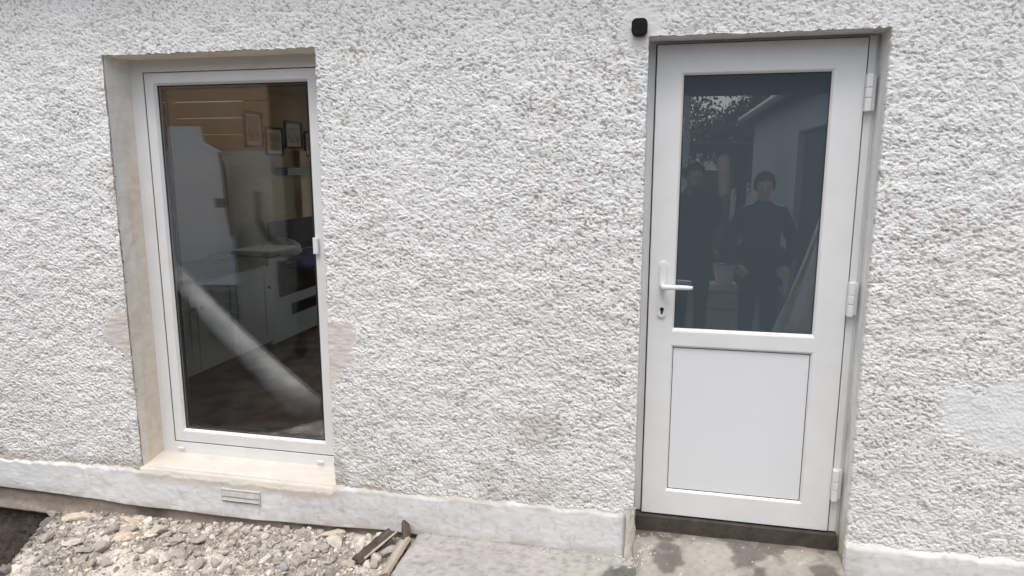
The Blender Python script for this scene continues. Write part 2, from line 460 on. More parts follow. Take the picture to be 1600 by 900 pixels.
def build_wall():
    X, Z = np.meshgrid(gx, gz, indexing='ij')
    H, T = wall_data(X, Z)
    Y = -H
    P = np.stack([X, Y, Z], -1)
    # ragged arrises: nudge the rim into or away from the openings
    def rim(sel, axis, amp, off, s):
        t = Z if axis == 0 else X
        n = (fbm(t / .016, t * 0 + s, s, 4) - .5) * amp + off
        P[..., axis][sel] += n[sel]
    e = 1e-5
    near = lambda A, v: np.abs(A - v) < e
    rim(near(Z, WZ1) & (X > WX0 - e) & (X < WX1 + e), 2, .011, -.001, 401)
    rim(near(X, WX1) & (Z < WZ1 + e) & (Z > WZ0 - e), 0, .010, -.001, 402)
    rim(near(X, WX0) & (Z < WZ1 + e) & (Z > WZ0 - e), 0, .0025, -.001, 403)
    rim(near(Z, DZ1) & (X > DX0 - e) & (X < DX1 + e), 2, .010, -.001, 404)
    rim(near(X, DX0) & (Z < DZ1 + e), 0, .004, 0, 405)
    rim(near(X, DX1) & (Z < DZ1 + e), 0, .007, -.001, 406)
    xm = (X[:-1, :-1] + X[1:, 1:]) / 2; zm = (Z[:-1, :-1] + Z[1:, 1:]) / 2
    win = (xm > WX0) & (xm < WX1) & (zm > WZ0) & (zm < WZ1)
    door = (xm > DX0) & (xm < DX1) & (zm < DZ1)
    F = grid_faces(len(gx), len(gz), ~(win | door))
    V = P.reshape(-1, 3); TT = T.reshape(-1, 4)
    # thickness returning into the openings
    idx = np.arange(len(V)).reshape(X.shape)
    def line(ix=None, iz=None, r0=0, r1=0):
        return idx[ix, r0:r1 + 1] if ix is not None else idx[r0:r1 + 1, iz]
    fx = lambda v: int(np.argmin(np.abs(gx - v))); fz = lambda v: int(np.argmin(np.abs(gz - v)))
    loops = [line(ix=fx(WX0), r0=fz(WZ0), r1=fz(WZ1)), line(iz=fz(WZ1), r0=fx(WX0), r1=fx(WX1)),
             line(ix=fx(WX1), r0=fz(WZ0), r1=fz(WZ1)), line(iz=fz(WZ0), r0=fx(WX0), r1=fx(WX1)),
             line(ix=fx(DX0), r0=0, r1=fz(DZ1)), line(iz=fz(DZ1), r0=fx(DX0), r1=fx(DX1)), line(ix=fx(DX1), r0=0, r1=fz(DZ1))]
    Vs, Fs, Ts = [V], [F], [TT]; n = len(V)
    for L_ in loops:
        b = V[L_].copy(); b[:, 1] = .012
        Vs.append(b); Ts.append(TT[L_]); k = np.arange(len(L_) - 1)
        Fs.append(np.stack([L_[k], L_[k + 1], n + k + 1, n + k], -1)); n += len(L_)
    me = np_mesh('wall', np.concatenate(Vs), np.concatenate(Fs), np.concatenate(Ts), True, 'roughcast')
    link('wall', me, house)
build_wall()

# plastered reveals of both openings (front at y=0, back on the frame)
def reveal(name, pts_u, v0, v1, mk, tintf, parent=house, st=.006):
    u = np.linspace(pts_u[0], pts_u[1], max(3, int(abs(pts_u[1] - pts_u[0]) / st)))
    v = np.linspace(v0, v1, max(3, int(abs(v1 - v0) / st)))
    U, W = np.meshgrid(u, v, indexing='ij')
    V = mk(U, W).reshape(-1, 3)
    me = np_mesh(name, V, grid_faces(len(u), len(v)), tintf(U, W).reshape(-1, 3), True, 'plaster')
    return link(name, me, parent)

SAND = np.array([.71, .635, .535]); GREYC = np.array([.76, .74, .71]); CREAM = np.array([.62, .575, .51])
def tint_left(Z, Y):
    a = sstep(.40, .62, fbm(Z * 2.1, Y * 7, 501))[..., None]
    edge = sstep(.075, .03, Y + .03 * (fbm(Z * 8, Y * 3, 502) - .5) + np.interp(Z, [0, .9, 1.3, 1.5, 2.2], [.03, .0, -.03, -.005, -.02]))[..., None]
    edge = edge * (.12 + .80 * sstep(.9, 1.5, Z)[..., None]); edge = np.maximum(edge, sstep(1.75, 2.1, Z)[..., None] * .8)
    T = SAND * (1 - .4 * a) + GREYC * .4 * a
    T = T * (1 - edge) + np.array([.77, .76, .74]) * edge
    return T * (.88 + .24 * fbm(Z * 18, Y * 30, 503))[..., None]
reveal('window_reveal', (WZ0 - .01, WZ1 + .004), -.002, .16,
       lambda Z, Y: np.stack([WX0 + .0025 + .005 * (fbm(Z * 9, Y * 14, 510) - .5) - .004 * fbm(Z * 40, Y * 40, 511), Y, Z], -1), tint_left)
reveal('window_reveal', (WZ0 - .01, WZ1 + .004), -.002, .16,
       lambda Z, Y: np.stack([WX1 + .002 + .004 * (fbm(Z * 9, Y * 14, 512) - .5), Y, Z], -1), tint_left)
reveal('window_reveal', (WX0 - .004, WX1 + .004), -.002, .16,
       lambda X, Y: np.stack([X, Y, WZ1 + .0 + .004 * (fbm(X * 9, Y * 14, 513) - .5)], -1),
       lambda X, Y: (SAND * 1.15) * (.9 + .2 * fbm(X * 12, Y * 20, 514))[..., None])
def tint_door(Z, Y):
    T = np.broadcast_to(np.array([.77, .77, .76]), Z.shape + (3,)).copy()
    s = sstep(.52, .75, fbm(Z * 5, Y * 26, 521))[..., None] * .35 * (.3 + sstep(1.2, .5, Z))[..., None]
    T = T * (1 - s) + np.array([.42, .39, .33]) * s
    low = sstep(.30, .10, Z + .1 * (fbm(Z * 14, Y * 14, 522) - .5))[..., None] * .6
    return (T * (1 - low) + np.array([.52, .44, .34]) * low) * (.96 + .08 * fbm(Z * 30, Y * 30, 523))[..., None]
reveal('door_reveal', (-.05, DZ1 + .003), -.002, .15,
       lambda Z, Y: np.stack([DX1 + .002 + .003 * (fbm(Z * 7, Y * 22, 530) - .5) + .004 * (np.abs(Y - .07) < .006), Y, Z], -1), tint_door)
reveal('door_reveal', (-.05, DZ1 + .003), -.002, .15,
       lambda Z, Y: np.stack([DX0 - .001 + .001 * (fbm(Z * 7, Y * 9, 531) - .5), Y, Z], -1), tint_door)
reveal('door_reveal', (DX0 - .003, DX1 + .004), -.002, .15,
       lambda X, Y: np.stack([X, Y, DZ1 + .003 * (fbm(X * 7, Y * 9, 532) - .5)], -1),
       lambda X, Y: np.array([.66, .65, .62]) * (.93 + .14 * fbm(X * 12, Y * 20, 533))[..., None])

# masonry core behind the render, room shell and roof
m = MB()
m.box(-8, WX0 - .012, .02, .33, -.10, 2.9).box(-8, -2.4, .16, .33, -.9, -.101)
m.box(WX1 + .012, DX0 - .012, .02, .33, -.9, 2.9)
m.box(DX1 + .014, 5, .02, .33, -.9, 2.9)
m.box(WX0 - .012, WX1 + .012, .02, .33, WZ1 + .012, 2.9)
m.box(WX0 - .012, WX1 + .012, .022, .33, -.9, .118)
m.box(DX0 - .012, DX1 + .014, .02, .33, DZ1 + .012, 2.9)
m.box(DX0 - .012, DX1 + .014, .19, .33, -.9, .035)
m.build('masonry', 'grey_render', house)
m = MB()
m.box(-3.98, -3.95, .33, 5.2, -.05, 2.5)
m.box(-3.95, -.30, 5.0, 5.2, -.05, .8).box(-3.95, -.30, 5.0, 5.2, 2.1, 2.5)  # unseen back opening added to bring sky light into the room
m.box(-.30, -.2, .33, 2.9, -.05, 2.5).box(-.30, -.2, 2.9, 5.2, -.05, .7).box(-.30, -.2, 2.9, 5.2, 2.2, 2.5)  # side opening likewise added for daylight indoors
m.build('room_wall', 'room_yellow', house)
MB().box(-3.95, -.3, .33, 5.0, 2.42, 2.5).build('room_ceiling', 'room_yellow', house)
MB().box(-3.95, -.3, .33, 5.0, -.05, .05).build('room_floor', 'room_floor', house)
m = MB()
m.box(-8, 5, -.15, .0, 2.725, 2.74)
m.build('soffit', 'soffit', house)
MB().box(-8, 5, -.172, -.1505, 2.70, 2.88).build('fascia', 'upvc', house)
m = MB(); m.prism([(-.20, 2.96), (2.6, 4.4), (5.6, 2.96), (5.6, 2.885), (2.6, 4.3), (-.20, 2.885)], -8, 5,
                  rot=Matrix.Rotation(R(90), 4, 'Z') @ Matrix.Diagonal((1, -1, 1, 1)) if False else Matrix(((0, 1, 0, 0), (1, 0, 0, 0), (0, 0, 1, 0), (0, 0, 0, 1))))
m.build('roof', 'roof_tile', house)
MB().cyl((-8, -.23, 2.84), (5, -.23, 2.84), .055, n=16).build('gutter', 'upvc', house)

# smooth painted plinth
def plinth(x0, x1, top, bot, seed, fine=True, endround=None):
    st = .006
    xs = np.concatenate([np.linspace(x0, max(x0, -4.6), 10)[:-1] if x0 < -4.6 else [], np.arange(max(x0, -4.6), min(x1, 2.6), st), [min(x1, 2.6)], [x1] if x1 > 2.6 else []])
    nv = 54
    X = np.repeat(xs[:, None], nv + 3, 1)
    tz = np.interp(xs, *top) + .006 * (fbm(xs * 9, xs * 0, seed) - .5) + .012 * (fbm(xs * 38, xs * 0, seed + 1) - .5)
    bz = np.interp(xs, *bot) + .007 * (fbm(xs * 6, xs * 0, seed + 2) - .5)
    v = np.linspace(0, 1, nv)[None]
    Z = tz[:, None] * (1 - v) + bz[:, None] * v
    Y = -.0215 + .007 * (fbm(X[:, :nv] * 6, Z * 6, seed + 3) - .5) + .0026 * (fbm(X[:, :nv] * 30, Z * 45, seed + 4) - .5) - .0008 * sstep(.60, .63, fbm(X[:, :nv] * 13, Z * 22, seed + 15))
    Y = Y + .017 * sstep(.14, 0, v + .12 * (fbm(X[:, :nv] * 14, Z * 14, seed + 12) - .5)) - .0005
    Zf = np.concatenate([tz[:, None] + .006, Z, bz[:, None] - .002, bz[:, None] - .001], 1)
    Yf = np.concatenate([np.full((len(xs), 1), .005), Y, Y[:, -1:] + .012, np.full((len(xs), 1), .03)], 1)
    if endround is not None:
        k = sstep(.03, 0, np.abs(X - endround)); Yf = Yf + k * .016
    T = np.broadcast_to(np.array([.73, .73, .73]), X.shape + (3,)).copy()
    def lay(a, col):
        nonlocal T
        a = np.clip(a, 0, 1)[..., None]; T = T * (1 - a) + np.array(col) * a
    rel = np.clip((Zf - bz[:, None]) / (tz - bz)[:, None], 0, 1)
    # sandy cement under the sill, stains, scuffs
    wob = .05 * (fbm(X * 9, Zf * 12, seed + 11) - .5); under = sstep(WX0 - .06, WX0 + .01, X + wob) * sstep(WX1 + .10, WX1 - .04, X + wob)
    lay(under * sstep(.60, .85, rel + .25 * (fbm(X * 5, Zf * 8, seed + 5) - .5)) * .75, (.50, .44, .37))
    lay(sstep(.50, .68, fbm(X * 3.2, Zf * 6, seed + 6)) * .26 * sstep(WX0 - .1, WX0 + .2, X) * sstep(-.2, -.6, X), (.50, .45, .41))
    lay(sstep(.78, .98, rel) * sstep(-1.5, -1.3, X) * sstep(-.2, -.5, X) * .7 * sstep(.3, .55, fbm(X * 6, Zf * 3, seed + 7)), (.47, .42, .36))
    lay(sstep(.62, .72, fbm(X * 55, Zf * 30, seed + 8)) * .30 * sstep(-2.4, -2.1, X), (.42, .40, .38))
    lay(sstep(.30, .0, rel) * sstep(.35, .6, fbm(X * 11, Zf * 8, seed + 9)) * .6, (.44, .38, .32))
    lay(sstep(.64, .74, fbm(X * 26, Zf * 30, seed + 16)) * .28, (.50, .46, .40))
    lay(sstep(.015, .0, np.abs(fbm(X * 6, Zf * 9, seed + 17) - .5)) * sstep(.5, .7, fbm(X * 3, Zf * 3, seed + 18)) * .5, (.45, .42, .38))
    lay(sstep(.80, .97, rel + .2 * (fbm(X * 16, Zf * 9, seed + 13) - .5)) * .75 * sstep(.25, .6, fbm(X * 5, Zf * 0, seed + 14)), (.50, .465, .41))  # dirt tone laid on to dull the sunlit top edge
    lay(sstep(.05, 0, np.abs(X - DX0 + .02)) * .5 * (X < DX0), (.52, .47, .40))
    if x0 > 0: lay((rel > .86) * .5, (.80, .80, .79)); lay((rel <= .8) * .35, (.56, .56, .57)); lay(sstep(.95, .88, X) * .4, (.50, .46, .40))
    V = np.stack([X, Yf, Zf], -1).reshape(-1, 3)
    return np_mesh('plinth', V, grid_faces(len(xs), nv + 3), T.reshape(-1, 3), True, 'plaster')
link('plinth', plinth(-8, DX0 - .022, ([-8, -3.469, -3.004, -2.573, -2.50, -1.50, -1.442, -1.21, -.582, -.059], [.1, .114, .133, .142, .137, .139, .160, .167, .178, .184]),
                      ([-8, -3.5, -3.07, -2.67, -1.91, -1.22, -1.05, -.58, -.054], [-.058, -.058, -.061, -.072, -.071, -.043, -.046, -.034, -.036]), 600, endround=DX0 - .022), house)
link('plinth', plinth(DX1 - .002, 5, ([.8, .848, 1.491, 5], [.150, .151, .166, .17]), ([.8, 5], [-.10, -.10]), 640), house)

# raw cement jamb foot beside the door (left)
u = np.linspace(-.04, .20, 42)
Zc, A = np.meshgrid(u, np.linspace(0, 1, 14), indexing='ij')
Xc = DX0 - .032 + .038 * np.sin(A * math.pi / 2) + .018 * (fbm(Zc * 26, A * 4, 701) - .5)
Yc = -.030 + .060 * (1 - np.cos(A * math.pi / 2)) + .014 * (fbm(Zc * 20, A * 4, 702) - .5) - .012 * sstep(.05, -.03, Zc)
link('jamb_foot', np_mesh('jamb_foot', np.stack([Xc, Yc, Zc], -1).reshape(-1, 3), grid_faces(42, 14),
     (np.array([.62, .58, .51]) * (.75 + .4 * fbm(Zc * 25, A * 4, 703))[..., None]).reshape(-1, 3), True, 'plaster'), house)

# brown foundation strip below the plinth
xs = np.arange(-5, -1.02, .012); zs = np.linspace(-.19, -.03, 20)
X, Z = np.meshgrid(xs, zs, indexing='ij')
Yf = .000 + .012 * (fbm(X * 5, Z * 12, 710) - .5) + .006 * (fbm(X * 40, Z * 40, 711) - .5) - .014 * sstep(-.13, -.19, Z)
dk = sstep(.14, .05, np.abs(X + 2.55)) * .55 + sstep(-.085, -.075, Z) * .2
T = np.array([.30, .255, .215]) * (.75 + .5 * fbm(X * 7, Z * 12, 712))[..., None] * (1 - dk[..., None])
Vf = np.stack([X, Yf, Z], -1)
Vf = np.concatenate([np.stack([X[:, :1], Yf[:, :1] + .06, Z[:, :1] - .004], -1), Vf], 1)
T = np.concatenate([T[:, :1], T], 1)
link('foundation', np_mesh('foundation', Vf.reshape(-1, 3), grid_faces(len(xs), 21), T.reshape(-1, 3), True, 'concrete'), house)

# earth side of the pit under the house
xs = np.arange(-5, -2.5, .014); zs = np.linspace(-.75, -.165, 42)
X, Z = np.meshgrid(xs, zs, indexing='ij')
Yb = .02 - .10 * sstep(-.2, -.6, Z) + .03 * (fbm(X * 7, Z * 7, 720) - .5) + .02 * (pebbles(X / .03, Z / .03, 721) - .5)
tag(link('trench_side', np_mesh('trench_side', np.stack([X, Yb, Z], -1).reshape(-1, 3), grid_faces(len(xs), 42),
     (np.array([.075, .062, .052]) * (.6 + .8 * fbm(X * 20, Z * 20, 722))[..., None]).reshape(-1, 3), True, 'soil')), kind='structure')

# air vent in the plinth
m = MB()
for (p, q) in ((.0795, .0470), (.0425, .0235)):
    m.prism([(-.0345, q), (-.0300, p), (-.0285, p), (-.0315, q)], -2.085, -1.878, rot=Matrix(((0, 1, 0, 0), (1, 0, 0, 0), (0, 0, 1, 0), (0, 0, 0, 1))))
m.box(-2.090, -2.0855, -.033, -.020, .016, .084).box(-1.8775, -1.873, -.033, -.020, .016, .084).box(-2.0854, -1.8776, -.033, -.0205, .0800, .084)
vent = m.build('air_vent', 'vent_paint', house)
MB().box(-2.0856, -1.8774, -.0282, -.010, .016, .0798).build('vent_shade_back', 'pipe_shade_grey', vent)  # dark box stands in for the shade between the louvres

# ------------------------------------------------------------------ window
FY = .1585
SX0, SX1, SZ0, SZ1 = -2.4876, -1.545, .2305, 2.1437
GX0, GX1, GZ0, GZ1 = -2.4241, -1.6085, .3019, 2.0837
m = MB()
m.loft([(WX0 - .004, WX1 + .004, .150, WZ1 + .004, FY + .07), (WX0 - .004, WX1 + .004, .150, WZ1 + .004, FY),
        (SX0 - .007, SX1 + .007, SZ0 - .006, SZ1 + .005, FY), (SX0 - .006, SX1 + .006, SZ0 - .005, SZ1 + .004, FY + .002),
        (SX0 - .006, SX1 + .006, SZ0 - .005, SZ1 + .004, FY + .05)])
window = m.build('window', 'upvc', house)
m = MB()
m.loft([(SX0, SX1, SZ0, SZ1, FY + .045), (SX0, SX1, SZ0, SZ1, FY + .002), (SX0 + .003, SX1 - .003, SZ0 + .003, SZ1 - .003, FY - .001),
        (GX0 - .016, GX1 + .016, GZ0 - .016, GZ1 + .016, FY - .005), (GX0 - .010, GX1 + .010, GZ0 - .010, GZ1 + .010, FY - .004),
        (GX0, GX1, GZ0, GZ1, FY + .012), (GX0, GX1, GZ0, GZ1, FY + .030)])
m.build('sash', 'upvc', window)
MB().loft([(SX0 - .008, SX1 + .008, SZ0 - .008, SZ1 + .008, FY + .0045), (SX0 - .0005, SX1 + .0005, SZ0 - .0005, SZ1 + .0005, FY + .0045)]).build('sash_seal', 'gasket', window)
m = MB()
m.loft([(GX0 - .001, GX1 + .001, GZ0 - .001, GZ1 + .001, FY + .011), (GX0 + .0045, GX1 - .0045, GZ0 + .0045, GZ1 - .0045, FY + .0125), (GX0 + .0045, GX1 - .0045, GZ0 + .0045, GZ1 - .0045, FY + .0165)])
m.loft([(GX0 + .012, GX1 - .012, GZ0 + .012, GZ1 - .012, FY + .022), (GX0 + .016, GX1 - .016, GZ0 + .016, GZ1 - .016, FY + .022), (GX0 + .016, GX1 - .016, GZ0 + .016, GZ1 - .016, FY + .036)])
m.build('glazing_gasket', 'gasket', window)
MB().box(GX0 - .002, GX1 + .002, FY + .0165, FY + .0405, GZ0 - .002, GZ1 + .002).build('glass_pane', 'clear_glass', window)
m = MB()
m.loft([(GX0, GX1, GZ0, GZ1, FY + .041), (GX0 + .004, GX1 - .004, GZ0 + .004, GZ1 - .004, FY + .041), (GX0 + .004, GX1 - .004, GZ0 + .004, GZ1 - .004, FY + .05), (GX0 - .06, GX1 + .06, GZ0 - .06, GZ1 + .06, FY + .07)])
m.build('inner_bead', 'upvc', window)
for xx in (-2.455, -1.632):
    MB().box(xx - .019, xx + .019, FY - .010, FY - .0005, .185, .197, bevel=.002).build('drain_cap', 'upvc', window)
m = MB(); m.box(-1.604, -1.578, FY - .024, FY - .0085, 1.272, 1.352, bevel=.003)
m.build('catch', 'upvc', window)
# sloping cream sill board
xs = np.linspace(WX0 - .012, WX1 + .004, 180); v = np.linspace(0, 1, 26)
X, Vv = np.meshgrid(xs, v, indexing='ij')
Ys = FY + .002 - (FY + .0175) * Vv; Zs = .1655 - .018 * Vv + .0025 * (fbm(X * 7, Vv * 3, 730) - .5) - .014 * sstep(.90, 1, Vv)
T = CREAM * (.92 + .16 * fbm(X * 8, Vv * 6, 731))[..., None]
e = sstep(.1, 0, X - WX0)[..., None] * .4; T = T * (1 - e) + SAND * e
Vs_ = np.stack([X, Ys, Zs], -1)
front = np.stack([X[:, -1:], Ys[:, -1:] + .002, Zs[:, -1:] - .03], -1)
link('sill', np_mesh('sill', np.concatenate([Vs_, front], 1).reshape(-1, 3), grid_faces(180, 27), np.concatenate([T, T[:, -1:]], 1).reshape(-1, 3), True, 'plaster'), window)

# ------------------------------------------------------------------ door
LY = .12
LX0, LX1, LZ0, LZ1 = 0, .8, .12, 2.1823
DGX0, DGX1, DGZ0, DGZ1 = .1124, .6763, .9963, 2.059
PZ0, PZ1 = .2456, .9075
m = MB()
# stiles and rails with rounded glazing edges
m.loft([(LX0, LX1, LZ0, LZ1, LY + .045), (LX0, LX1, LZ0, LZ1, LY + .003), (LX0 + .003, LX1 - .003, LZ0 + .003, LZ1 - .003, LY),
        (DGX0 - .012, DGX1 + .012, PZ0 - .012, DGZ0 * 0 + DGZ1 + .012, LY), (DGX0 - .008, DGX1 + .008, PZ0 - .008, DGZ1 + .008, LY + .002),
        (DGX0, DGX1, PZ0, DGZ1, LY + .012), (DGX0, DGX1, PZ0, DGZ1, LY + .03)])
m.prism([(LY + .012, PZ1), (LY + .002, PZ1 + .008), (LY, PZ1 + .013), (LY, DGZ0 - .016), (LY + .003, DGZ0 - .009), (LY + .012, DGZ0), (LY + .03, DGZ0), (LY + .03, PZ1)],
        DGX0 - .011, DGX1 + .011, rot=Matrix(((0, 1, 0, 0), (1, 0, 0, 0), (0, 0, 1, 0), (0, 0, 0, 1))))
door = m.build('door', 'upvc', house)
MB().box(DGX0 - .002, DGX1 + .002, LY + .0115, LY + .03, PZ0 - .002, PZ1 + .002).build('panel', 'upvc_panel', door)
MB().box(DGX0 - .002, DGX1 + .002, LY + .014, LY + .032, DGZ0 - .002, DGZ1 + .002).build('glass_pane', 'grey_glass', door)
m = MB()
m.loft([(DGX0 - .001, DGX1 + .001, DGZ0 - .001, DGZ1 + .001, LY + .0105), (DGX0 + .003, DGX1 - .003, DGZ0 + .003, DGZ1 - .003, LY + .012), (DGX0 + .003, DGX1 - .003, DGZ0 + .003, DGZ1 - .003, LY + .015)])
m.loft([(DGX0 - .0012, DGX1 + .0012, PZ0 - .0012, PZ1 + .0012, LY + .0098), (DGX0 + .0016, DGX1 - .0016, PZ0 + .0016, PZ1 - .0016, LY + .0108), (DGX0 + .0016, DGX1 - .0016, PZ0 + .0016, PZ1 - .0016, LY + .012)])
m.build('gasket', 'gasket', door)
def seam(x0, z0, x1, z1):
    m = MB()
    d = Vector((x1 - x0, 0, z1 - z0)); a = math.atan2(d.z, d.x)
    m.box(0, d.length, -.0003, .0005, -.0005, .0005, rot=Matrix.Translation((x0, LY, z0)) @ Matrix.Rotation(-a, 4, 'Y'))
    m.build('weld_seam', 'seam', door)
seam(LX0 + .004, LZ1 - .004, DGX0 - .013, DGZ1 + .013); seam(LX1 - .004, LZ1 - .004, DGX1 + .013, DGZ1 + .013)
seam(LX0 + .004, LZ0 + .004, DGX0 - .013, PZ0 - .013); seam(LX1 - .004, LZ0 + .004, DGX1 + .013, PZ0 - .013)
m = MB()
m.box(DX0 - .001, -.004, .142, .20, .12, 2.1954); m.box(.804, DX1 + .003, .142, .20, .04, 2.1954); m.box(-.004, .804, .142, .20, 2.172, 2.1954)
m.box(.805, .832, .128, .142, .12, 2.19)
m.build('door_frame', 'upvc', door)
MB().loft([(-.006, .806, .116, 2.188, .140), (.004, .796, .13, 2.176, .140), (.004, .796, .13, 2.176, .15)]).build('door_seal', 'gasket', door)
m = MB(); m.box(DX0 - .002, .838, .105, .19, .034, .112, bevel=.003)
m.build('threshold', 'threshold', door)
# handle: long rounded plate, lever, lock cylinder
def rrect(cx, cz, hw, hh, r, n=8):
    P = []
    for sx, sz, a0 in ((1, 1, 0), (-1, 1, 90), (-1, -1, 180), (1, -1, 270)):
        for k in range(n + 1):
            a = R(a0 + 90 * k / n); P.append((cx + sx * (hw - r) + r * math.cos(a), cz + sz * (hh - r) + r * math.sin(a)))
    return P
m = MB(); m.prism(rrect(.0565, 1.165, .0175, .124, .017), LY - .008, LY + .001); m.prism(rrect(.0565, 1.165, .0155, .122, .015), LY - .0105, LY - .0078)
m.prism(rrect(.0580, 1.228, .0135, .054, .012), LY - .014, LY - .010)
plate = m.build('handle_plate', 'upvc', door)
m = MB(); m.cyl((.0565, LY - .008, 1.183), (.0565, LY - .050, 1.183), .0135, .012)
m.tube([(.0565, LY - .046, 1.183), (.062, LY - .055, 1.184), (.080, LY - .059, 1.185), (.12, LY - .060, 1.186), (.165, LY - .058, 1.186), (.181, LY - .056, 1.1855)],
       [.0125, .0125, .0115, .0105, .0095, .0075], n=14)
m.build('handle_lever', 'upvc', door, smooth=True)
m = MB(); m.cyl((.0575, LY - .0100, 1.080), (.0575, LY - .0145, 1.080), .0085, n=20); m.box(.0535, .0615, LY - .0145, LY - .010, 1.058, 1.078, bevel=.0015)
m.build('lock_cylinder', 'dark_metal', door)
for z0, z1 in ((1.902, 2.044), (1.085, 1.226), (.274, .414)):
    m = MB()
    mid = (z0 + z1) / 2
    m.box(.798, .820, .088, .1185, z0, mid - .020, bevel=.003); m.box(.798, .820, .088, .1185, mid - .0188, mid + .0188, bevel=.003); m.box(.798, .820, .088, .1185, mid + .020, z1, bevel=.003)
    m.box(.800, .836, .112, .143, z0 + .005, z1 - .005)
    m.build('hinge', 'upvc', door)

# ------------------------------------------------------------------ little security camera on the corner of the doorway
sc_ = empty('security_camera', (-.068, -.012, 2.226), label='small black square security camera at the top left corner of the door opening', cat='camera')
m = MB()
b = bmesh.new()
for yy, hw in ((-.046, .024), (-.043, .0285), (-.030, .0315), (.004, .0315)):
    pass
m.prism(rrect(0, 0, .0305, .0315, .019), -.036, .004); m.prism(rrect(0, 0, .0275, .0285, .0175), -.041, -.0355)
m.build('camera_body', 'black_plastic', sc_)
m = MB(); m.cyl((0, -.0405, .006), (0, -.043, .006), .011, n=24); m.build('lens', 'black_plastic', sc_)

# screw plug on left reveal
# ------------------------------------------------------------------ concrete path and doorstep
def slab_grid(name, x0, x1, y0, y1, zf, tf, depth, mat='concrete', edge=None, st=.012):
    xs = np.arange(x0, x1 + st / 2, st); ys = np.arange(y0, y1 + st / 2, st)
    X, Y = np.meshgrid(xs, ys, indexing='ij')
    Z = zf(X, Y); T = tf(X, Y)
    Xe = X.copy()
    if edge: Xe = Xe + edge(X, Y)
    top = np.stack([Xe, Y, Z], -1)
    V = [top.reshape(-1, 3)]; F = [grid_faces(len(xs), len(ys))]; TT = [T.reshape(-1, 3)]
    idx = np.arange(X.size).reshape(X.shape); n = X.size
    for L_ in (idx[0, :], idx[-1, :], idx[:, 0], idx[:, -1]):
        bb = V[0][L_].copy(); bb[:, 2] -= depth; V.append(bb); TT.append(TT[0][L_] * .75); k = np.arange(len(L_) - 1)
        F.append(np.stack([L_[k], L_[k + 1], n + k + 1, n + k], -1)); n += len(L_)
    return np_mesh(name, np.concatenate(V), np.concatenate(F), np.concatenate(TT), True, mat)
def path_z(X, Y): return -.030 + .006 * (fbm(X * 5, Y * 5, 801) - .5) + .0022 * (fbm(X * 60, Y * 60, 802) - .5) - .02 * sstep(-1.0, -1.036, X) * .4
def path_t(X, Y):
    T = np.array([.40, .38, .35]) * (.82 + .36 * fbm(X * 4, Y * 6, 803))[..., None]
    T = T * (1 - .25 * sstep(.58, .70, fbm(X * 40, Y * 40, 804)))[..., None]
    sp = sstep(.93, .96, vnoise(X / .014, Y / .014, 805))[..., None] * .5; T = T * (1 - sp) + np.array([.62, .58, .52]) * sp
    g = (sstep(-.45, -.15, X) * sstep(-.04, -.16, Y) * .18)[..., None]; T = T * (1 - g) + np.array([.30, .33, .24]) * g
    damp = blob(X, Y, .0, -.24, .17, .16, 806, .5, .06)[..., None]
    T = T * (1 - .62 * damp)
    d2 = (sstep(-.05, 0, Y) * .35)[..., None]; return T * (1 - d2)
tag(link('path', slab_grid('path', -1.036, 5, -1.3, .0, path_z, path_t, .12,
    edge=lambda X, Y: (X < -1.03) * .016 * (fbm(Y * 12, Y * 0, 807) - .5))), kind='structure')
def step_z(X, Y): return .040 - .055 * sstep(.06, -.26, Y) - .045 * sstep(-.20, -.40, Y) + .010 * (fbm(X * 9, Y * 9, 811) - .5) + .004 * (fbm(X * 50, Y * 50, 812) - .5) - .06 * sstep(.03, -.02, X + .05 * (fbm(Y * 12, Y * 0 + 3, 813) - .5)) * (Y < -.02)
def step_t(X, Y):
    T = np.array([.35, .32, .28]) * (.75 + .5 * fbm(X * 6, Y * 8, 814))[..., None]
    damp = sstep(.48, .62, fbm(X * 9 + 4, Y * 11, 815, 5))[..., None]; T = T * (1 - .55 * damp)
    d = (sstep(.04, .11, Y) * .5)[..., None]; T = T * (1 - d) + np.array([.14, .11, .08]) * d
    sp = sstep(.93, .96, vnoise(X / .016, Y / .016, 816))[..., None] * .5; return T * (1 - sp) + np.array([.66, .62, .56]) * sp
tag(link('doorstep', slab_grid('doorstep', -.03, .845, -.42, .125, step_z, step_t, .12, st=.009)), kind='structure')

# ------------------------------------------------------------------ rubble heap
def ico(sub):
    b = bmesh.new(); bmesh.ops.create_icosphere(b, subdivisions=sub, radius=1.0)
    V = np.array([v.co for v in b.verts]); F = np.array([[v.index for v in f.verts] for f in b.faces]); b.free()
    return V, F
I1, I2, I3 = ico(1), ico(2), ico(3)
def stone_shape(base, rg, ang=.9):
    V = base[0].copy()
    for k in range(rg.integers(5, 10)):                      # knock flat facets off a ball
        n = rg.normal(size=3); n /= np.linalg.norm(n); d = rg.uniform(.35, .75)
        t = V @ n; V = V - np.outer(np.maximum(t - d, 0), n) * ang
    V *= 1 + rg.uniform(-.03, .03, size=(len(V), 1))
    V *= np.array([rg.uniform(.8, 1.25), rg.uniform(.7, 1.05), rg.uniform(.5, .85)])
    return V
shapes1 = [stone_shape(I2 if k % 3 else I1, rng) for k in range(30)]
def rand_rot(rg):
    q = Quaternion(Vector(rg.normal(size=3)).normalized(), rg.uniform(0, 6.28)); return np.array(q.to_matrix())
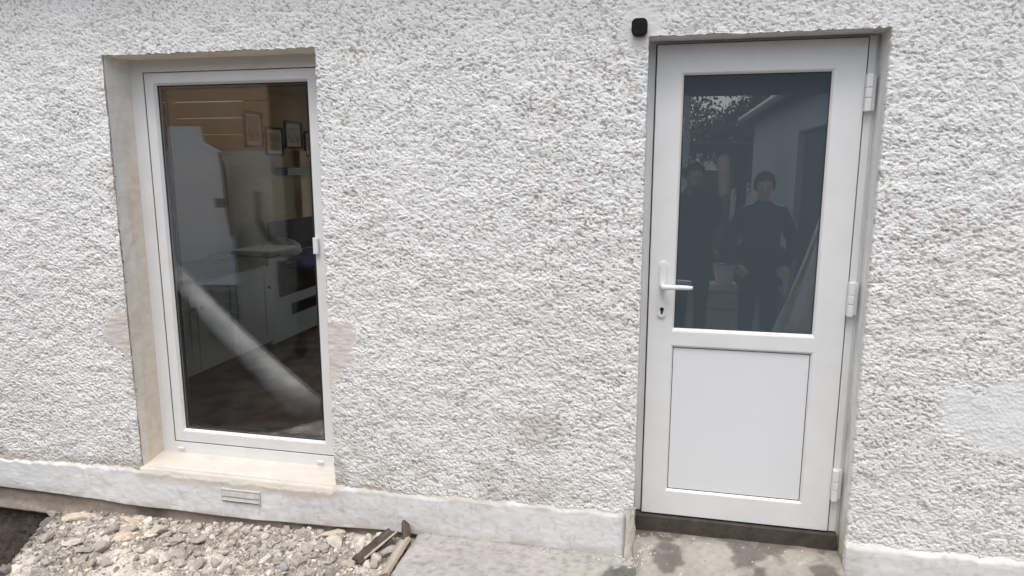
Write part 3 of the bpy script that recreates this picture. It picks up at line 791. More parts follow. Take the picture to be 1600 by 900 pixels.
def scatter():
    Vs, Fs, Ts = [], [], []; n = 0
    N = 0
    cols = 1.42 * np.array([[.30, .27, .245], [.36, .33, .30], [.24, .215, .195], [.42, .385, .35], [.33, .285, .245], [.20, .175, .155], [.27, .265, .265], [.52, .46, .39]])
    for size, cnt in ((.034, 130), (.022, 700), (.014, 3200), (.007, 14000)):
        for i in range(cnt):
            x = rng.uniform(-3.5, -.98); y = rng.uniform(-1.15, .0)
            if y > -.6: pass
            elif rng.random() < .5: continue
            if x < PE(y) - .05 - rng.uniform(0, .25) and rng.random() < .93: continue
            if x > -1.04 and y < .0: continue
            if x > -1.10 and size > .02: continue
            sand = float(fbm(np.array([x * 4.2 + 3]), np.array([y * 6.2]), 23)[0])
            if sand > .58 and rng.random() < .62: 
                continue
            k = rng.integers(len(shapes1)); base = I2 if k % 3 else I1
            s = size * rng.uniform(.65, 1.4)
            if y > -s: y = -s
            z = float(rubble_z(np.array([x]), np.array([y]))[0]) + s * rng.uniform(-.1, .45)
            V = (shapes1[k] * s) @ rand_rot(rng).T + np.array([x, y, z])
            c = cols[rng.choice(8, p=[.2, .2, .15, .12, .12, .06, .08, .07])] * rng.uniform(.85, 1.15) * np.array([1.01, 1.0, .97])
            if sand > .52 and rng.random() < .6: c = np.array([.62, .58, .52]) * rng.uniform(.8, 1.1)
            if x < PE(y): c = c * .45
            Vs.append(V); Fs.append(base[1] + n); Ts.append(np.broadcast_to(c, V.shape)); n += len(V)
    for i in range(330):                                     # crumbs swept onto the path, step and along the plinth
        u_ = rng.random()
        if u_ < .45: x = rng.normal(-.03, .05); y = rng.normal(-.05, .035)
        elif u_ < .75: x = rng.uniform(-1.0, .0); y = -.022 - abs(rng.normal(0, .03))
        else: x = rng.uniform(-.02, .82); y = rng.uniform(-.3, .1)
        y = min(y, .1); s = rng.uniform(.0018, .0065)
        z = float(step_z(np.array([x]), np.array([y]))[0]) if x > -.02 else float(path_z(np.array([x]), np.array([y]))[0])
        k = rng.integers(len(shapes1)); base = I2 if k % 3 else I1
        V = (shapes1[k] * s) @ rand_rot(rng).T + np.array([x, y, z + s * .3])
        c = np.array([.62, .58, .52]) * rng.uniform(.5, 1.2)
        Vs.append(V); Fs.append(base[1] + n); Ts.append(np.broadcast_to(c, V.shape)); n += len(V)
    me = np_mesh('gravel', np.concatenate(Vs), np.concatenate(Fs), np.concatenate(Ts), False, 'stone')
    tag(link('gravel', me), label='heap of loose grey-brown gravel and crushed mortar along the foot of the wall', cat='gravel', kind='stuff')
scatter()

def big_stone(name, x, y, s, mat, label, cat='stone', group=None, sc=(1, 1, 1), rz=0., lift=.3, seed=0):
    rg = np.random.default_rng(900 + seed)
    V = stone_shape(I3, rg) * s * np.array(sc)
    V += rg.uniform(-.03, .03, size=V.shape) * s
    me = np_mesh(name, V, I3[1], None, False, mat)
    z = float(rubble_z(np.array([x]), np.array([y]))[0]) + s * sc[2] * lift
    o = link(name, me, None, (x, y, z)); o.rotation_euler = (rg.uniform(-.25, .25), rg.uniform(-.25, .25), rz)
    return tag(o, label, cat, group)
big_stone('broken_render', -2.738, -.306, .046, 'stone_pale', 'flat white render flake lying on the left edge of the rubble heap', 'rubble', sc=(1.2, .8, .35), rz=.3, lift=1.2, seed=1)
big_stone('concrete_lump', -2.375, -.145, .058, 'stone_pale', 'largest pale speckled concrete lump in the middle of the rubble heap', 'rubble', sc=(1.05, .9, .8), rz=.5, lift=.6, seed=2)
big_stone('broken_render', -2.221, -.055, .040, 'stone_pale', 'white render chip leaning close to the foundation right of the big concrete lump', 'rubble', sc=(1., .7, .6), rz=-.4, lift=.9, seed=3)
big_stone('broken_render', -2.355, -.315, .032, 'stone_pale', 'small white chip in front of the big concrete lump', 'rubble', sc=(1.1, .7, .5), lift=1.2, seed=4)
big_stone('long_stone', -2.11, -.335, .060, 'stone_big', 'long flat grey stone lying lengthways at the front of the rubble heap', 'stone', sc=(1.2, .6, .42), rz=.15, lift=.9, seed=5)
big_stone('broken_render', -1.415, -.135, .050, 'stone_pale', 'triangular white render shard on the right part of the rubble heap', 'rubble', sc=(1.1, .7, .4), rz=-.5, lift=1.1, seed=6)
big_stone('mortar_lump', -1.50, -.04, .060, 'stone_cream', 'crumbly cream mortar lump against the foundation under the right window corner', 'rubble', sc=(1.5, .8, .5), rz=.1, lift=.3, seed=7)
big_stone('mortar_lump', -2.63, -.06, .060, 'stone_cream', 'crumbly cream mortar lump below the left window corner', 'rubble', sc=(1.3, .8, .5), rz=.1, lift=.3, seed=8)
big_stone('mortar_lump', -2.92, -.085, .058, 'stone_cream', 'tan mortar lump at the pit edge beside the foundation', 'rubble', sc=(1.3, .8, .6), rz=.2, lift=.3, seed=9)
big_stone('mortar_lump', -2.55, -.20, .050, 'stone_cream', 'cream mortar patch crumbling in front of the left window corner', 'rubble', sc=(1.4, .9, .4), rz=.6, lift=.4, seed=10)
n_ = 0
spots = []
while n_ < 36:
    x = rng.uniform(-3.02, -1.2); y = rng.uniform(-.62, -.05)
    if x < PE(y) + .03: continue
    if any((x - a) ** 2 + (y - b_) ** 2 < .006 for a, b_ in spots): continue
    spots.append((x, y)); s = rng.uniform(.026, .046)
    big_stone('rubble_stone', x, y, s, 'stone_big', 'angular grey-brown stone among the gravel of the rubble heap', 'stone', 'angular stones in the rubble heap',
              sc=(1.1, .85, .75), rz=rng.uniform(0, 6), lift=.5, seed=20 + n_)
    n_ += 1

# offcuts lying between the heap and the path
def plank(name, p, q, w, t, mat, label, cat, roll=0, taper=1.0, seed=0):
    p, q = Vector(p), Vector(q); d = q - p; L_ = d.length; rg = random.Random(seed)
    bm = bmesh.new(); n = 14; rings = []
    for i in range(n + 1):
        f = i / n; ww = w * (1 - (1 - taper) * f) * (1 + rg.uniform(-.12, .12)) / 2; tt = t / 2 * (1 + rg.uniform(-.15, .15))
        rings.append([bm.verts.new((f * L_ + rg.uniform(-.004, .004), yy * ww, zz * tt)) for yy, zz in ((-1, -.8), (-.8, -1), (.8, -1), (1, -.8), (1, .8), (.8, 1), (-.8, 1), (-1, .8))])
    for i in range(n):
        for k in range(8): bm.faces.new((rings[i][k], rings[i][(k + 1) % 8], rings[i + 1][(k + 1) % 8], rings[i + 1][k]))
    bm.faces.new(rings[0][::-1]); bm.faces.new(rings[-1])
    bmesh.ops.recalc_face_normals(bm, faces=bm.faces[:])
    me = bpy.data.meshes.new(name); bm.to_mesh(me); bm.free(); me.materials.append(MAT[mat])
    o = link(name, me, None, p)
    o.rotation_mode = 'QUATERNION'; o.rotation_quaternion = d.to_track_quat('X', 'Z') @ Quaternion((1, 0, 0), roll)
    return tag(o, label, cat)
o = plank('timber_offcut', (-1.245, -.275, -.062), (-1.165, -.055, -.030), .050, .030, 'rusty_wood', 'dark rotten timber offcut with a pale split edge at the right end of the rubble', 'timber', roll=.6, seed=1)
e_ = plank('split_edge', (-1.205, -.268, -.045), (-1.135, -.060, -.022), .010, .006, 'pale_wood', None, None, seed=2)
bpy.context.view_layer.update(); e_.parent = o; e_.matrix_parent_inverse = (Matrix.LocRotScale(o.location, o.rotation_quaternion, None)).inverted()
plank('timber_offcut', (-1.105, -.015, .010), (-1.050, -.150, -.055), .035, .022, 'rusty_wood', 'short dark rotten timber offcut leaning against the plinth at the path corner', 'timber', roll=-.5, seed=3)
plank('pale_board', (-1.075, -.10, -.030), (-1.075, -.36, -.055), .060, .020, 'pale_wood', 'pale weathered board wedged along the broken end of the path', 'board', roll=.5, taper=.8, seed=4)
big_stone('brown_stone', -1.135, -.165, .052, 'stone_big', 'rounded brown stone between the rotten timber offcut and the pale board', 'stone', sc=(1., .9, .8), lift=.5, seed=11)
big_stone('grey_stone', -1.155, -.275, .038, 'stone_big', 'small grey stone in front of the rounded brown stone', 'stone', sc=(1., .9, .8), lift=.5, seed=12)

# ------------------------------------------------------------------ inside the room
def cabinet(name, y0, y1, label, doors):
    t = empty(name, (-3.35, y0, .05), label=label, cat='cabinet')
    w = y1 - y0
    MB().box(-.58, -.004, 0.003, w - .003, .10, .79).build('carcass', 'cabinet', t)
    MB().box(-.56, -.05, .003, w - .003, .0, .099).build('kickboard', 'pipe_shade_grey', t)
    dw = w / doors
    for i in range(doors):
        a, b_ = i * dw + .006, (i + 1) * dw - .006
        m = MB()
        M_ = Matrix(((0, -1, 0, 0), (1, 0, 0, 0), (0, 0, 1, 0), (0, 0, 0, 1)))
        m2 = MB(); m2.loft([(a, b_, .115, .775, .003), (a, b_, .115, .775, -.018), (a + .07, b_ - .07, .185, .705, -.018), (a + .075, b_ - .075, .19, .70, -.008)])
        m2.box(a + .07, b_ - .07, -.009, .003, .185, .705)
        m2.bm.transform(M_)
        d = m2.build('cabinet_door', 'cabinet', t)
        ky = b_ - .035 if i % 2 == 0 else a + .035
        MB().ball((.035, ky, .60), .016).build('knob', 'dark_metal', d, smooth=True)
    MB().box(-.60, .02, 0.001, w - .001, .791, .83).build('worktop', 'worktop', t)
    return t
cabinet('kitchen_cabinet', 1.02, 2.50, 'white panelled kitchen cabinet seen through the left of the window', 3)
# range cooker further back
t = empty('cooker', (-3.35, 2.52, .05), label='white range cooker with black oven door seen through the window', cat='cooker')
MB().box(-.58, 0, 0, 1.5, .06, .84, bevel=.006).build('cooker_body', 'cabinet', t)
MB().box(-.005, .02, .15, 1.35, .47, .80, bevel=.006).build('oven_door', 'cooker_black', t)
MB().box(-.005, .016, .35, 1.35, .27, .38, bevel=.004).build('grill_slot', 'cooker_black', t)
MB().box(-.60, .01, -.0, 1.5, .841, .865, bevel=.004).build('hob', 'cooker_black', t)
MB().box(-.29, -.262, .48, 1.46, .866, 1.12, bevel=.004).build('hob_lid', 'black_fabric', t)
m = MB(); m.cyl((.045, .2, .77), (.045, 1.3, .77), .010); m.cyl((.02, .25, .77), (.045, .25, .77), .006); m.cyl((.02, 1.25, .77), (.045, 1.25, .77), .006)
m.build('oven_rail', 'dark_metal', t)
def cloth(name, loc, s, mat, label, cat, seed):
    V = I3[0].copy(); n = fbm(V[:, 0] * 3 + seed, V[:, 1] * 3 + V[:, 2] * 2, seed, 3)
    V = V * (.75 + .6 * n[:, None]) * np.array(s); V[:, 2] = np.maximum(V[:, 2], -s[2] * .5)
    return tag(link(name, np_mesh(name, V, I3[1], None, True, mat), None, loc), label, cat)
cloth('blue_towel', (-3.29, 3.12, .80), (.07, .28, .10), 'blue_cloth', 'crumpled blue towel over the rail of the cooker', 'towel', 5)
cloth('white_towel', (-3.42, 2.90, .93), (.14, .20, .10), 'white_cloth', 'crumpled white cloth on top of the cooker behind the blue towel', 'towel', 9)
def picture(y0, y1, z0, z1, fm, pm, label):
    t = empty('framed_picture', (-3.949, (y0 + y1) / 2, (z0 + z1) / 2), label=label, cat='picture')
    hw, hh = (y1 - y0) / 2, (z1 - z0) / 2
    m = MB(); M_ = Matrix(((0, -1, 0, 0), (1, 0, 0, 0), (0, 0, 1, 0), (0, 0, 0, 1)))
    m.loft([(-hw, hw, -hh, hh, 0), (-hw, hw, -hh, hh, -.02), (-hw + .012, hw - .012, -hh + .012, hh - .012, -.026), (-hw + .024, hw - .024, -hh + .024, hh - .024, -.014), (-hw + .024, hw - .024, -hh + .024, hh - .024, -.008)])
    m.bm.transform(M_); m.build('picture_frame', fm, t)
    m = MB(); m.box(-hw + .02, hw - .02, -.0095, -.002, -hh + .02, hh - .02); m.bm.transform(M_); m.build('mount', 'mount', t)
    m = MB(); m.box(-hw + .062, hw - .062, -.0115, -.0096, -hh + .065, hh - .065); m.bm.transform(M_); m.build('print', pm, t)
picture(3.19, 3.50, 1.87, 2.22, 'frame_brown', 'print_red', 'brown framed reddish print, leftmost on the yellow room wall')
picture(3.55, 3.87, 1.80, 2.09, 'frame_black', 'print_tan', 'thin framed tan sketch beside the reddish print on the room wall')
picture(3.92, 4.27, 1.88, 2.17, 'frame_black', 'print_grey', 'black framed grey photograph between the tan sketch and the window edge')
picture(4.33, 4.68, 1.80, 2.08, 'frame_black', 'print_grey', 'black framed dark picture cut off by the right window edge')
MB_ = MB().box(-3.945, -3.80, 3.70, 4.62, 1.60, 1.68); o = MB_.build('wall_shelf', 'frame_black'); tag(o, 'narrow black shelf below the framed pictures', 'shelf')
o = MB().box(-3.947, -3.88, 4.10, 4.24, .92, 1.86).build('lit_band_strip', 'pine'); tag(o, 'pale pine strip standing in for a lit band on the yellow room wall', 'post')  # lit band of the wall made as a pale strip
# small stool
t = empty('kitchen_stool', (-2.75, 2.9, .05), label='slim dark metal stool standing on the room floor', cat='stool')
MB().cyl((0, 0, .60), (0, 0, .63), .15, n=24).build('seat', 'frame_black', t)
for a in range(4):
    MB().cyl((.06 * math.cos(a * 1.571 + .7), .06 * math.sin(a * 1.571 + .7), .60), (.16 * math.cos(a * 1.571 + .7), .16 * math.sin(a * 1.571 + .7), 0), .011, n=8).build('leg', 'frame_black', t)

# ------------------------------------------------------------------ the yard behind the camera (seen only as reflections)
# garden wall with slatted pine fence on top
t = MB().box(-9.5, -4.40, -4.25, -4.0, -.4, 1.87).build('garden_wall', 'grey_render')
tag(t, 'grey roughcast garden wall reflected in the window', 'wall')
t = empty('slatted_fence', (-7, -4.1, 1.872), label='horizontal pine board fence on the garden wall reflected in the window', cat='fence')
for k in range(6):
    MB().box(-2.5, 2.55, -.012, .012, k * .19, k * .19 + .186 - .002 * (k % 3), bevel=.002).build('board', 'pine', t)
for xx in (-2.3, -1.2, 0, 1.2, 2.3):
    MB().box(xx, xx + .07, -.083, -.013, 0, 1.03).build('post', 'pine', t)
t = empty('sky_blocker', (-3.55, -4.5, -.3), label='dark shed-like block added past the garden wall to hide reflected sky', cat='shed')  # made-up mass that blocks the sky reflected in the window
MB().box(-1.5, .9, -1.4, 0, 0, 3.1).build('wall', 'brown_timber', t)
MB().box(-1.6, 1.0, -1.5, .1, 3.101, 3.2).build('roof', 'roof_tile', t)
MB().box(.1, .75, .001, .03, .05, 2.0).build('blocker_door', 'rusty_wood', t)
# wrapped insulation boards leaning on the wall
def refl_pt(u, v, t):        # a pixel of the photo read through the window glass at virtual distance t
    r_ = Vector((math.cos(YAW), math.sin(YAW), 0)); u_ = r_.cross(_f)
    d = _f * FPX + r_ * (u - 800) - u_ * (v - 450); d = d / d.y
    return (CAM.x + d.x * t, CAM.z + d.z * t)
pk = [refl_pt(u, v, 7.0) for u, v in ((258, 197), (303, 197), (309, 222), (338, 238), (347, 262), (352, 330), (362, 400), (374, 446), (262, 446))]
t = empty('insulation_pack', (0, 0, 0), label='tall pack of pale blue-grey wrapped insulation boards leaning on the garden wall', cat='insulation')
MB().prism(pk, -3.84, -3.78).build('wrapped_boards', 'wrap', t)
a, b_ = refl_pt(330, 310, 7.0), refl_pt(350, 325, 7.0)
MB().box(min(a[0], b_[0]), max(a[0], b_[0]), -3.779, -3.775, min(a[1], b_[1]), max(a[1], b_[1])).build('paper_label', 'grey_plastic', t)
edge_pts = [(refl_pt(u, v, 7.0)) for u, v in ((340, 238), (347, 262), (354, 330), (360, 370))]
MB().tube([(p[0], -3.76, p[1]) for p in edge_pts], [.02, .03, .03, .012]).build('curl_shade', 'pipe_shade_grey', t, smooth=True)  # shadow of the curled wrap put in as a dark tube
o = empty('pallet_stack', (pk[-1][0] - .1, -3.9, -.3), label='stack of dark pallets carrying the wrapped insulation boards', cat='pallets')
wd = pk[-2][0] - pk[-1][0] + .3; hz_ = pk[-1][1] + .3
for k in range(5):
    q = MB(); z0_ = k * hz_ / 5
    q.box(0, wd, -.10, .28, z0_ + hz_ / 5 - .025, z0_ + hz_ / 5 - .004)
    for xx in (0, wd / 2 - .05, wd - .1): q.box(xx, xx + .1, -.10, .28, z0_, z0_ + hz_ / 5 - .026)
    q.build('pallet', 'rusty_wood', o)
# wheelie bin
bx, bt = refl_pt(405, 392, 6.1)
t = empty('wheelie_bin', (bx, -2.95, -.3), label='grey wheelie bin in the yard reflected in the window', cat='bin')
m = MB(); hb = bt + .3
m.prism([(-.16, 0.05), (.16, .05), (.21, hb - .04), (-.21, hb - .04)], -.22, .22); m.build('bin_body', 'grey_plastic', t)
m = MB(); m.box(-.23, .23, -.25, .25, hb - .04, hb + .02, bevel=.02); m.build('lid', 'grey_plastic', t)
for s in (-1, 1): MB().cyl((s * .17, -.24, .1), (s * .21, -.24, .1), .1).build('wheel', 'black_plastic', t)
# bent pipe against the wall
pp_ = [refl_pt(u, v, 7.0) for u, v in ((385, 300), (387, 345), (405, 375), (440, 396), (470, 420))]
o = MB().tube([(p[0], -3.92, p[1]) for p in pp_], .035).build('bent_pipe', 'pipe_shade_grey', smooth=True)
tag(o, 'bent grey pipe on the garden wall above the bin', 'pipe')
# long roll of polythene leaning to the ground
a, b_ = refl_pt(262, 415, 6.3), refl_pt(478, 640, 4.72)
A_, B_ = Vector((a[0], 3.25 - 6.3, a[1])), Vector((b_[0], 3.25 - 4.72, b_[1]))
o = MB().tube([A_ + (B_ - A_) * k / 8 + Vector((0, 0, -.05 * math.sin(k / 8 * math.pi))) for k in range(9)], [.085, .09, .095, .10, .10, .105, .11, .115, .12], n=24).build('polythene_roll', 'polythene', smooth=True)
tag(o, 'long roll of clear polythene propped in the yard reflected in the window', 'plastic roll')

# white wing of the neighbouring building
t = empty('outbuilding', (1.9, -8.5, 0), label='white rendered outbuilding with dark doorway reflected in the door glass', cat='building')
m = MB(); m.box(0, .3, -5, .6, -.4, 2.68); m.box(0, .3, 3.6, 4.4, -.4, 2.68); m.box(0.0, .3, .6, 3.6, 2.2, 2.68); m.box(.3, 4, -5, -4.8, -.4, 2.68); m.box(.3, 4, 4.2, 4.4, -.4, 2.68)
m.build('wall', 'white_render', t)
MB().box(.10, .16, .6, 3.6, -.4, 2.2).build('dark_door', 'brown_timber', t)
MB().prism([(-.25, 2.70), (2, 4.0), (4.3, 2.70)], -5.2, 4.6).build('roof', 'roof_tile', t)
MB().cyl((-.30, -5.2, 2.72), (-.30, 4.6, 2.72), .06).build('gutter', 'upvc', t)
# canopy added over the yard to darken the top of the door glass
t = empty('dark_canopy', (0, -4, -.32), label='flat brown canopy on white posts, added to put a dark band in the door glass', cat='dark_canopy')
MB().box(-1.5, 1.75, -.85, 1.15, 2.76, 2.90).build('roof', 'brown_timber', t)
for xx, yy in ((-1.4, -.75), (-1.4, 1.0), (.20, -.78), (1.65, 1.0)):
    MB().box(xx, xx + .07, yy, yy + .07, 0, 2.76).build('post', 'upvc', t)

# small tracked digger in the yard
t = empty('mini_digger', (.75, -9.5, -.32), label='small dark digger parked in the yard reflected in the door glass', cat='digger')
MB().box(-.7, .7, -.9, .9, .10, .45, bevel=.12).build('tracks', 'black_plastic', t)
MB().box(-.6, .6, -.8, .5, .5, 1.1, bevel=.08).build('engine_cover', 'dark_metal', t)
m = MB()
for xx in (-.55, .55):
    for yy in (-.5, .45): m.box(xx - .03, xx + .03, yy - .03, yy + .03, 1.1, 2.3)
m.box(-.62, .62, -.58, .54, 2.3, 2.4, bevel=.02); m.build('cab', 'black_plastic', t)
m = MB(); m.tube([(.2, .9, .9), (.15, 1.3, 1.7), (.1, 1.9, 2.1), (.1, 2.3, 1.6), (.1, 2.4, .9)], [.10, .10, .09, .08, .07]); m.build('boom', 'yellow_machine', t)
m = MB(); m.prism([(-.22, .45), (.22, .45), (.26, .95), (-.26, .95)], 2.2, 2.55); m.build('bucket', 'dark_metal', t)

# trees and hedge beyond the yard
def leafy(name, x, y, zb, rad, hh, n, seed, label, cat='tree', group=None):
    rg = np.random.default_rng(seed)
    t = empty(name, (x, y, zb), label=label, cat=cat, group=group)
    m = MB(); m.tube([(0, 0, 0), (.05, 0, hh * .3), (-.05, .05, hh * .6), (0, 0, hh * .85)], [.12, .09, .06, .02])
    for k in range(5):
        a = rg.uniform(0, 6.28); z0 = hh * rg.uniform(.3, .6); m.tube([(0, 0, z0), (rad * .5 * math.cos(a), rad * .5 * math.sin(a), z0 + hh * .2)], [.05, .015], n=6)
    m.build('trunk', 'bark', t)
    cl = rg.normal(size=(26, 3)) * np.array([rad * .45, rad * .45, hh * .2]) + np.array([0, 0, hh * .62])
    c = cl[rg.integers(26, size=n)] + rg.normal(size=(n, 3)) * rad * .17
    a = rg.normal(size=(n, 3)); a /= np.linalg.norm(a, axis=1)[:, None]; b = np.cross(a, rg.normal(size=(n, 3))); b /= np.linalg.norm(b, axis=1)[:, None]
    s = rg.uniform(.04, .09, size=(n, 1))
    V = np.stack([c - a * s, c + b * s * .5, c + a * s, c - b * s * .5], 1).reshape(-1, 3)
    link('crown', np_mesh('crown', V, np.arange(n * 4).reshape(n, 4), None, False, 'leaf'), t)
leafy('tree', 1.9, -16.5, -.3, 1.5, 4.4, 9000, 1, 'dark bushy tree beyond the yard, right of the digger', group='trees beyond the yard')
leafy('tree', 4.2, -18.5, -.3, 1.6, 5.2, 5000, 2, 'tall dark tree behind the white outbuilding', group='trees beyond the yard')
leafy('tree', -.4, -17.5, -.3, 1.2, 3.4, 4000, 3, 'low dark tree beyond the yard behind the digger', group='trees beyond the yard')
leafy('tree', -3.0, -15, -.3, 1.8, 5.5, 5000, 4, 'broad tree at the left end of the yard', group='trees beyond the yard')
leafy('tree', -6.5, -9.5, -.3, 1.8, 5.0, 5000, 5, 'tree behind the pine board fence', group='trees beyond the yard')
leafy('tree', -3.2, -8.5, -.3, 1.2, 4.2, 5000, 6, 'slim dark tree just past the end of the garden wall', group='trees beyond the yard')
o = MB().box(-6, 1.5, -14.2, -14, -.3, 1.6).build('back_fence', 'brown_timber'); tag(o, 'dark brown board fence at the far end of the yard', 'fence')

# yucca in a white pot on a slatted bench
t = empty('slatted_bench', (.72, -5.2, -.32), label='pale slatted bench in the yard carrying the potted yucca', cat='bench')
m = MB()
for k in range(5): m.box(-.32, .32, .25 - k * .12, .25 - k * .12 + .08, .62, .645, bevel=.003)
for k in range(5): m.box(-.32, .32, .30, .32, .12 + .1 * k, .18 + .1 * k, bevel=.003)
m.build('slats', 'pale_wood', t)
for xx in (-.30, .26):
    for yy in (-.22, .25): MB().box(xx, xx + .04, yy, yy + .04, 0, .62).build('leg', 'pale_wood', t)
t = empty('potted_yucca', (.74, -5.15, .326), label='spiky yucca in a white pot standing on the slatted bench', cat='plant')
m = MB(); m.cyl((0, 0, 0), (0, 0, .22), .09, .13, n=24); m.cyl((0, 0, .22), (0, 0, .245), .14, n=24); m.build('pot', 'upvc', t)
bm = bmesh.new(); rg = random.Random(4)
for k in range(90):
    a = rg.uniform(0, 6.28); e = rg.uniform(.1, 1.35); L_ = rg.uniform(.35, .62); dr = rg.uniform(.05, .25)
    pts = []
    for i in range(6):
        f = i / 5; r_ = L_ * f * math.cos(e); z_ = .26 + L_ * f * math.sin(e) - dr * f * f * L_
        pts.append((r_ * math.cos(a), r_ * math.sin(a), z_, .016 * (1 - f ** 2) + .001))
    L2, R2 = [], []
    for x, y, z, w in pts:
        L2.append(bm.verts.new((x - math.sin(a) * w, y + math.cos(a) * w, z))); R2.append(bm.verts.new((x + math.sin(a) * w, y - math.cos(a) * w, z + .003)))
    for i in range(5): bm.faces.new((L2[i], R2[i], R2[i + 1], L2[i + 1]))
me = bpy.data.meshes.new('leaves'); bm.to_mesh(me); bm.free(); me.materials.append(MAT['leaf_yucca']); link('leaves', me, t)
# polythene sheet hung from the outbuilding corner to the ground
xs = np.linspace(0, 1, 60); vv = np.linspace(0, 1, 40)
U, W = np.meshgrid(xs, vv, indexing='ij')
top = np.array([1.16, -2.02, 1.58]); bot = np.array([.62, -2.0, -.02])
wid = (.05 + .45 * U)
Xp = top[0] + (bot[0] - top[0]) * U ** 1.1 + wid * W + .02 * np.sin(W * 16 + U * 3)
Yp = top[1] + (bot[1] - top[1]) * U + .05 * np.sin(W * 19) * (.3 + U) + .03 * np.sin(W * 43 + 2 * U)
Zp = top[2] + (bot[2] - top[2]) * U - .12 * W
V = np.stack([Xp, Yp, Zp], -1).reshape(-1, 3); n = len(V)
F = grid_faces(60, 40)
me = np_mesh('polythene_sheet', np.concatenate([V, V + np.array([.002, -.004, 0])]), np.concatenate([F, F[:, ::-1] + n]), None, True, 'polythene')
tag(link('polythene_sheet', me), 'gathered clear polythene sheet draped from a timber prop in front of the woman', 'plastic sheet')

o = MB().box(1.16, 1.24, -2.14, -2.06, -.03, 1.62, bevel=.004).build('timber_prop', 'pine'); tag(o, 'upright pine prop holding up the gathered polythene sheet', 'post')
# ------------------------------------------------------------------ people (reflected in the door glass)
def skin_mesh(verts, edges, radii, sub=2, root=0):
    me = bpy.data.meshes.new('s'); me.from_pydata([Vector(v) for v in verts], edges, [])
    o = bpy.data.objects.new('s', me); C.objects.link(o)
    md = o.modifiers.new('sk', 'SKIN'); md.use_smooth_shade = True
    for i, r_ in enumerate(radii):
        sv = me.skin_vertices[0].data[i]
        sv.radius = (r_, r_) if not isinstance(r_, tuple) else r_
        sv.use_root = (i == root)
    s = o.modifiers.new('ss', 'SUBSURF'); s.levels = sub; s.render_levels = sub
    bpy.context.view_layer.update()
    dg = bpy.context.evaluated_depsgraph_get()
    out = bpy.data.meshes.new_from_object(o.evaluated_get(dg))
    bpy.data.objects.remove(o); bpy.data.meshes.remove(me)
    return out

def chain(V, E, Rr, start, pts, rad):
    prev = start
    for p, r_ in zip(pts, rad):
        V.append(p); Rr.append(r_); E.append((prev, len(V) - 1)); prev = len(V) - 1
    return prev

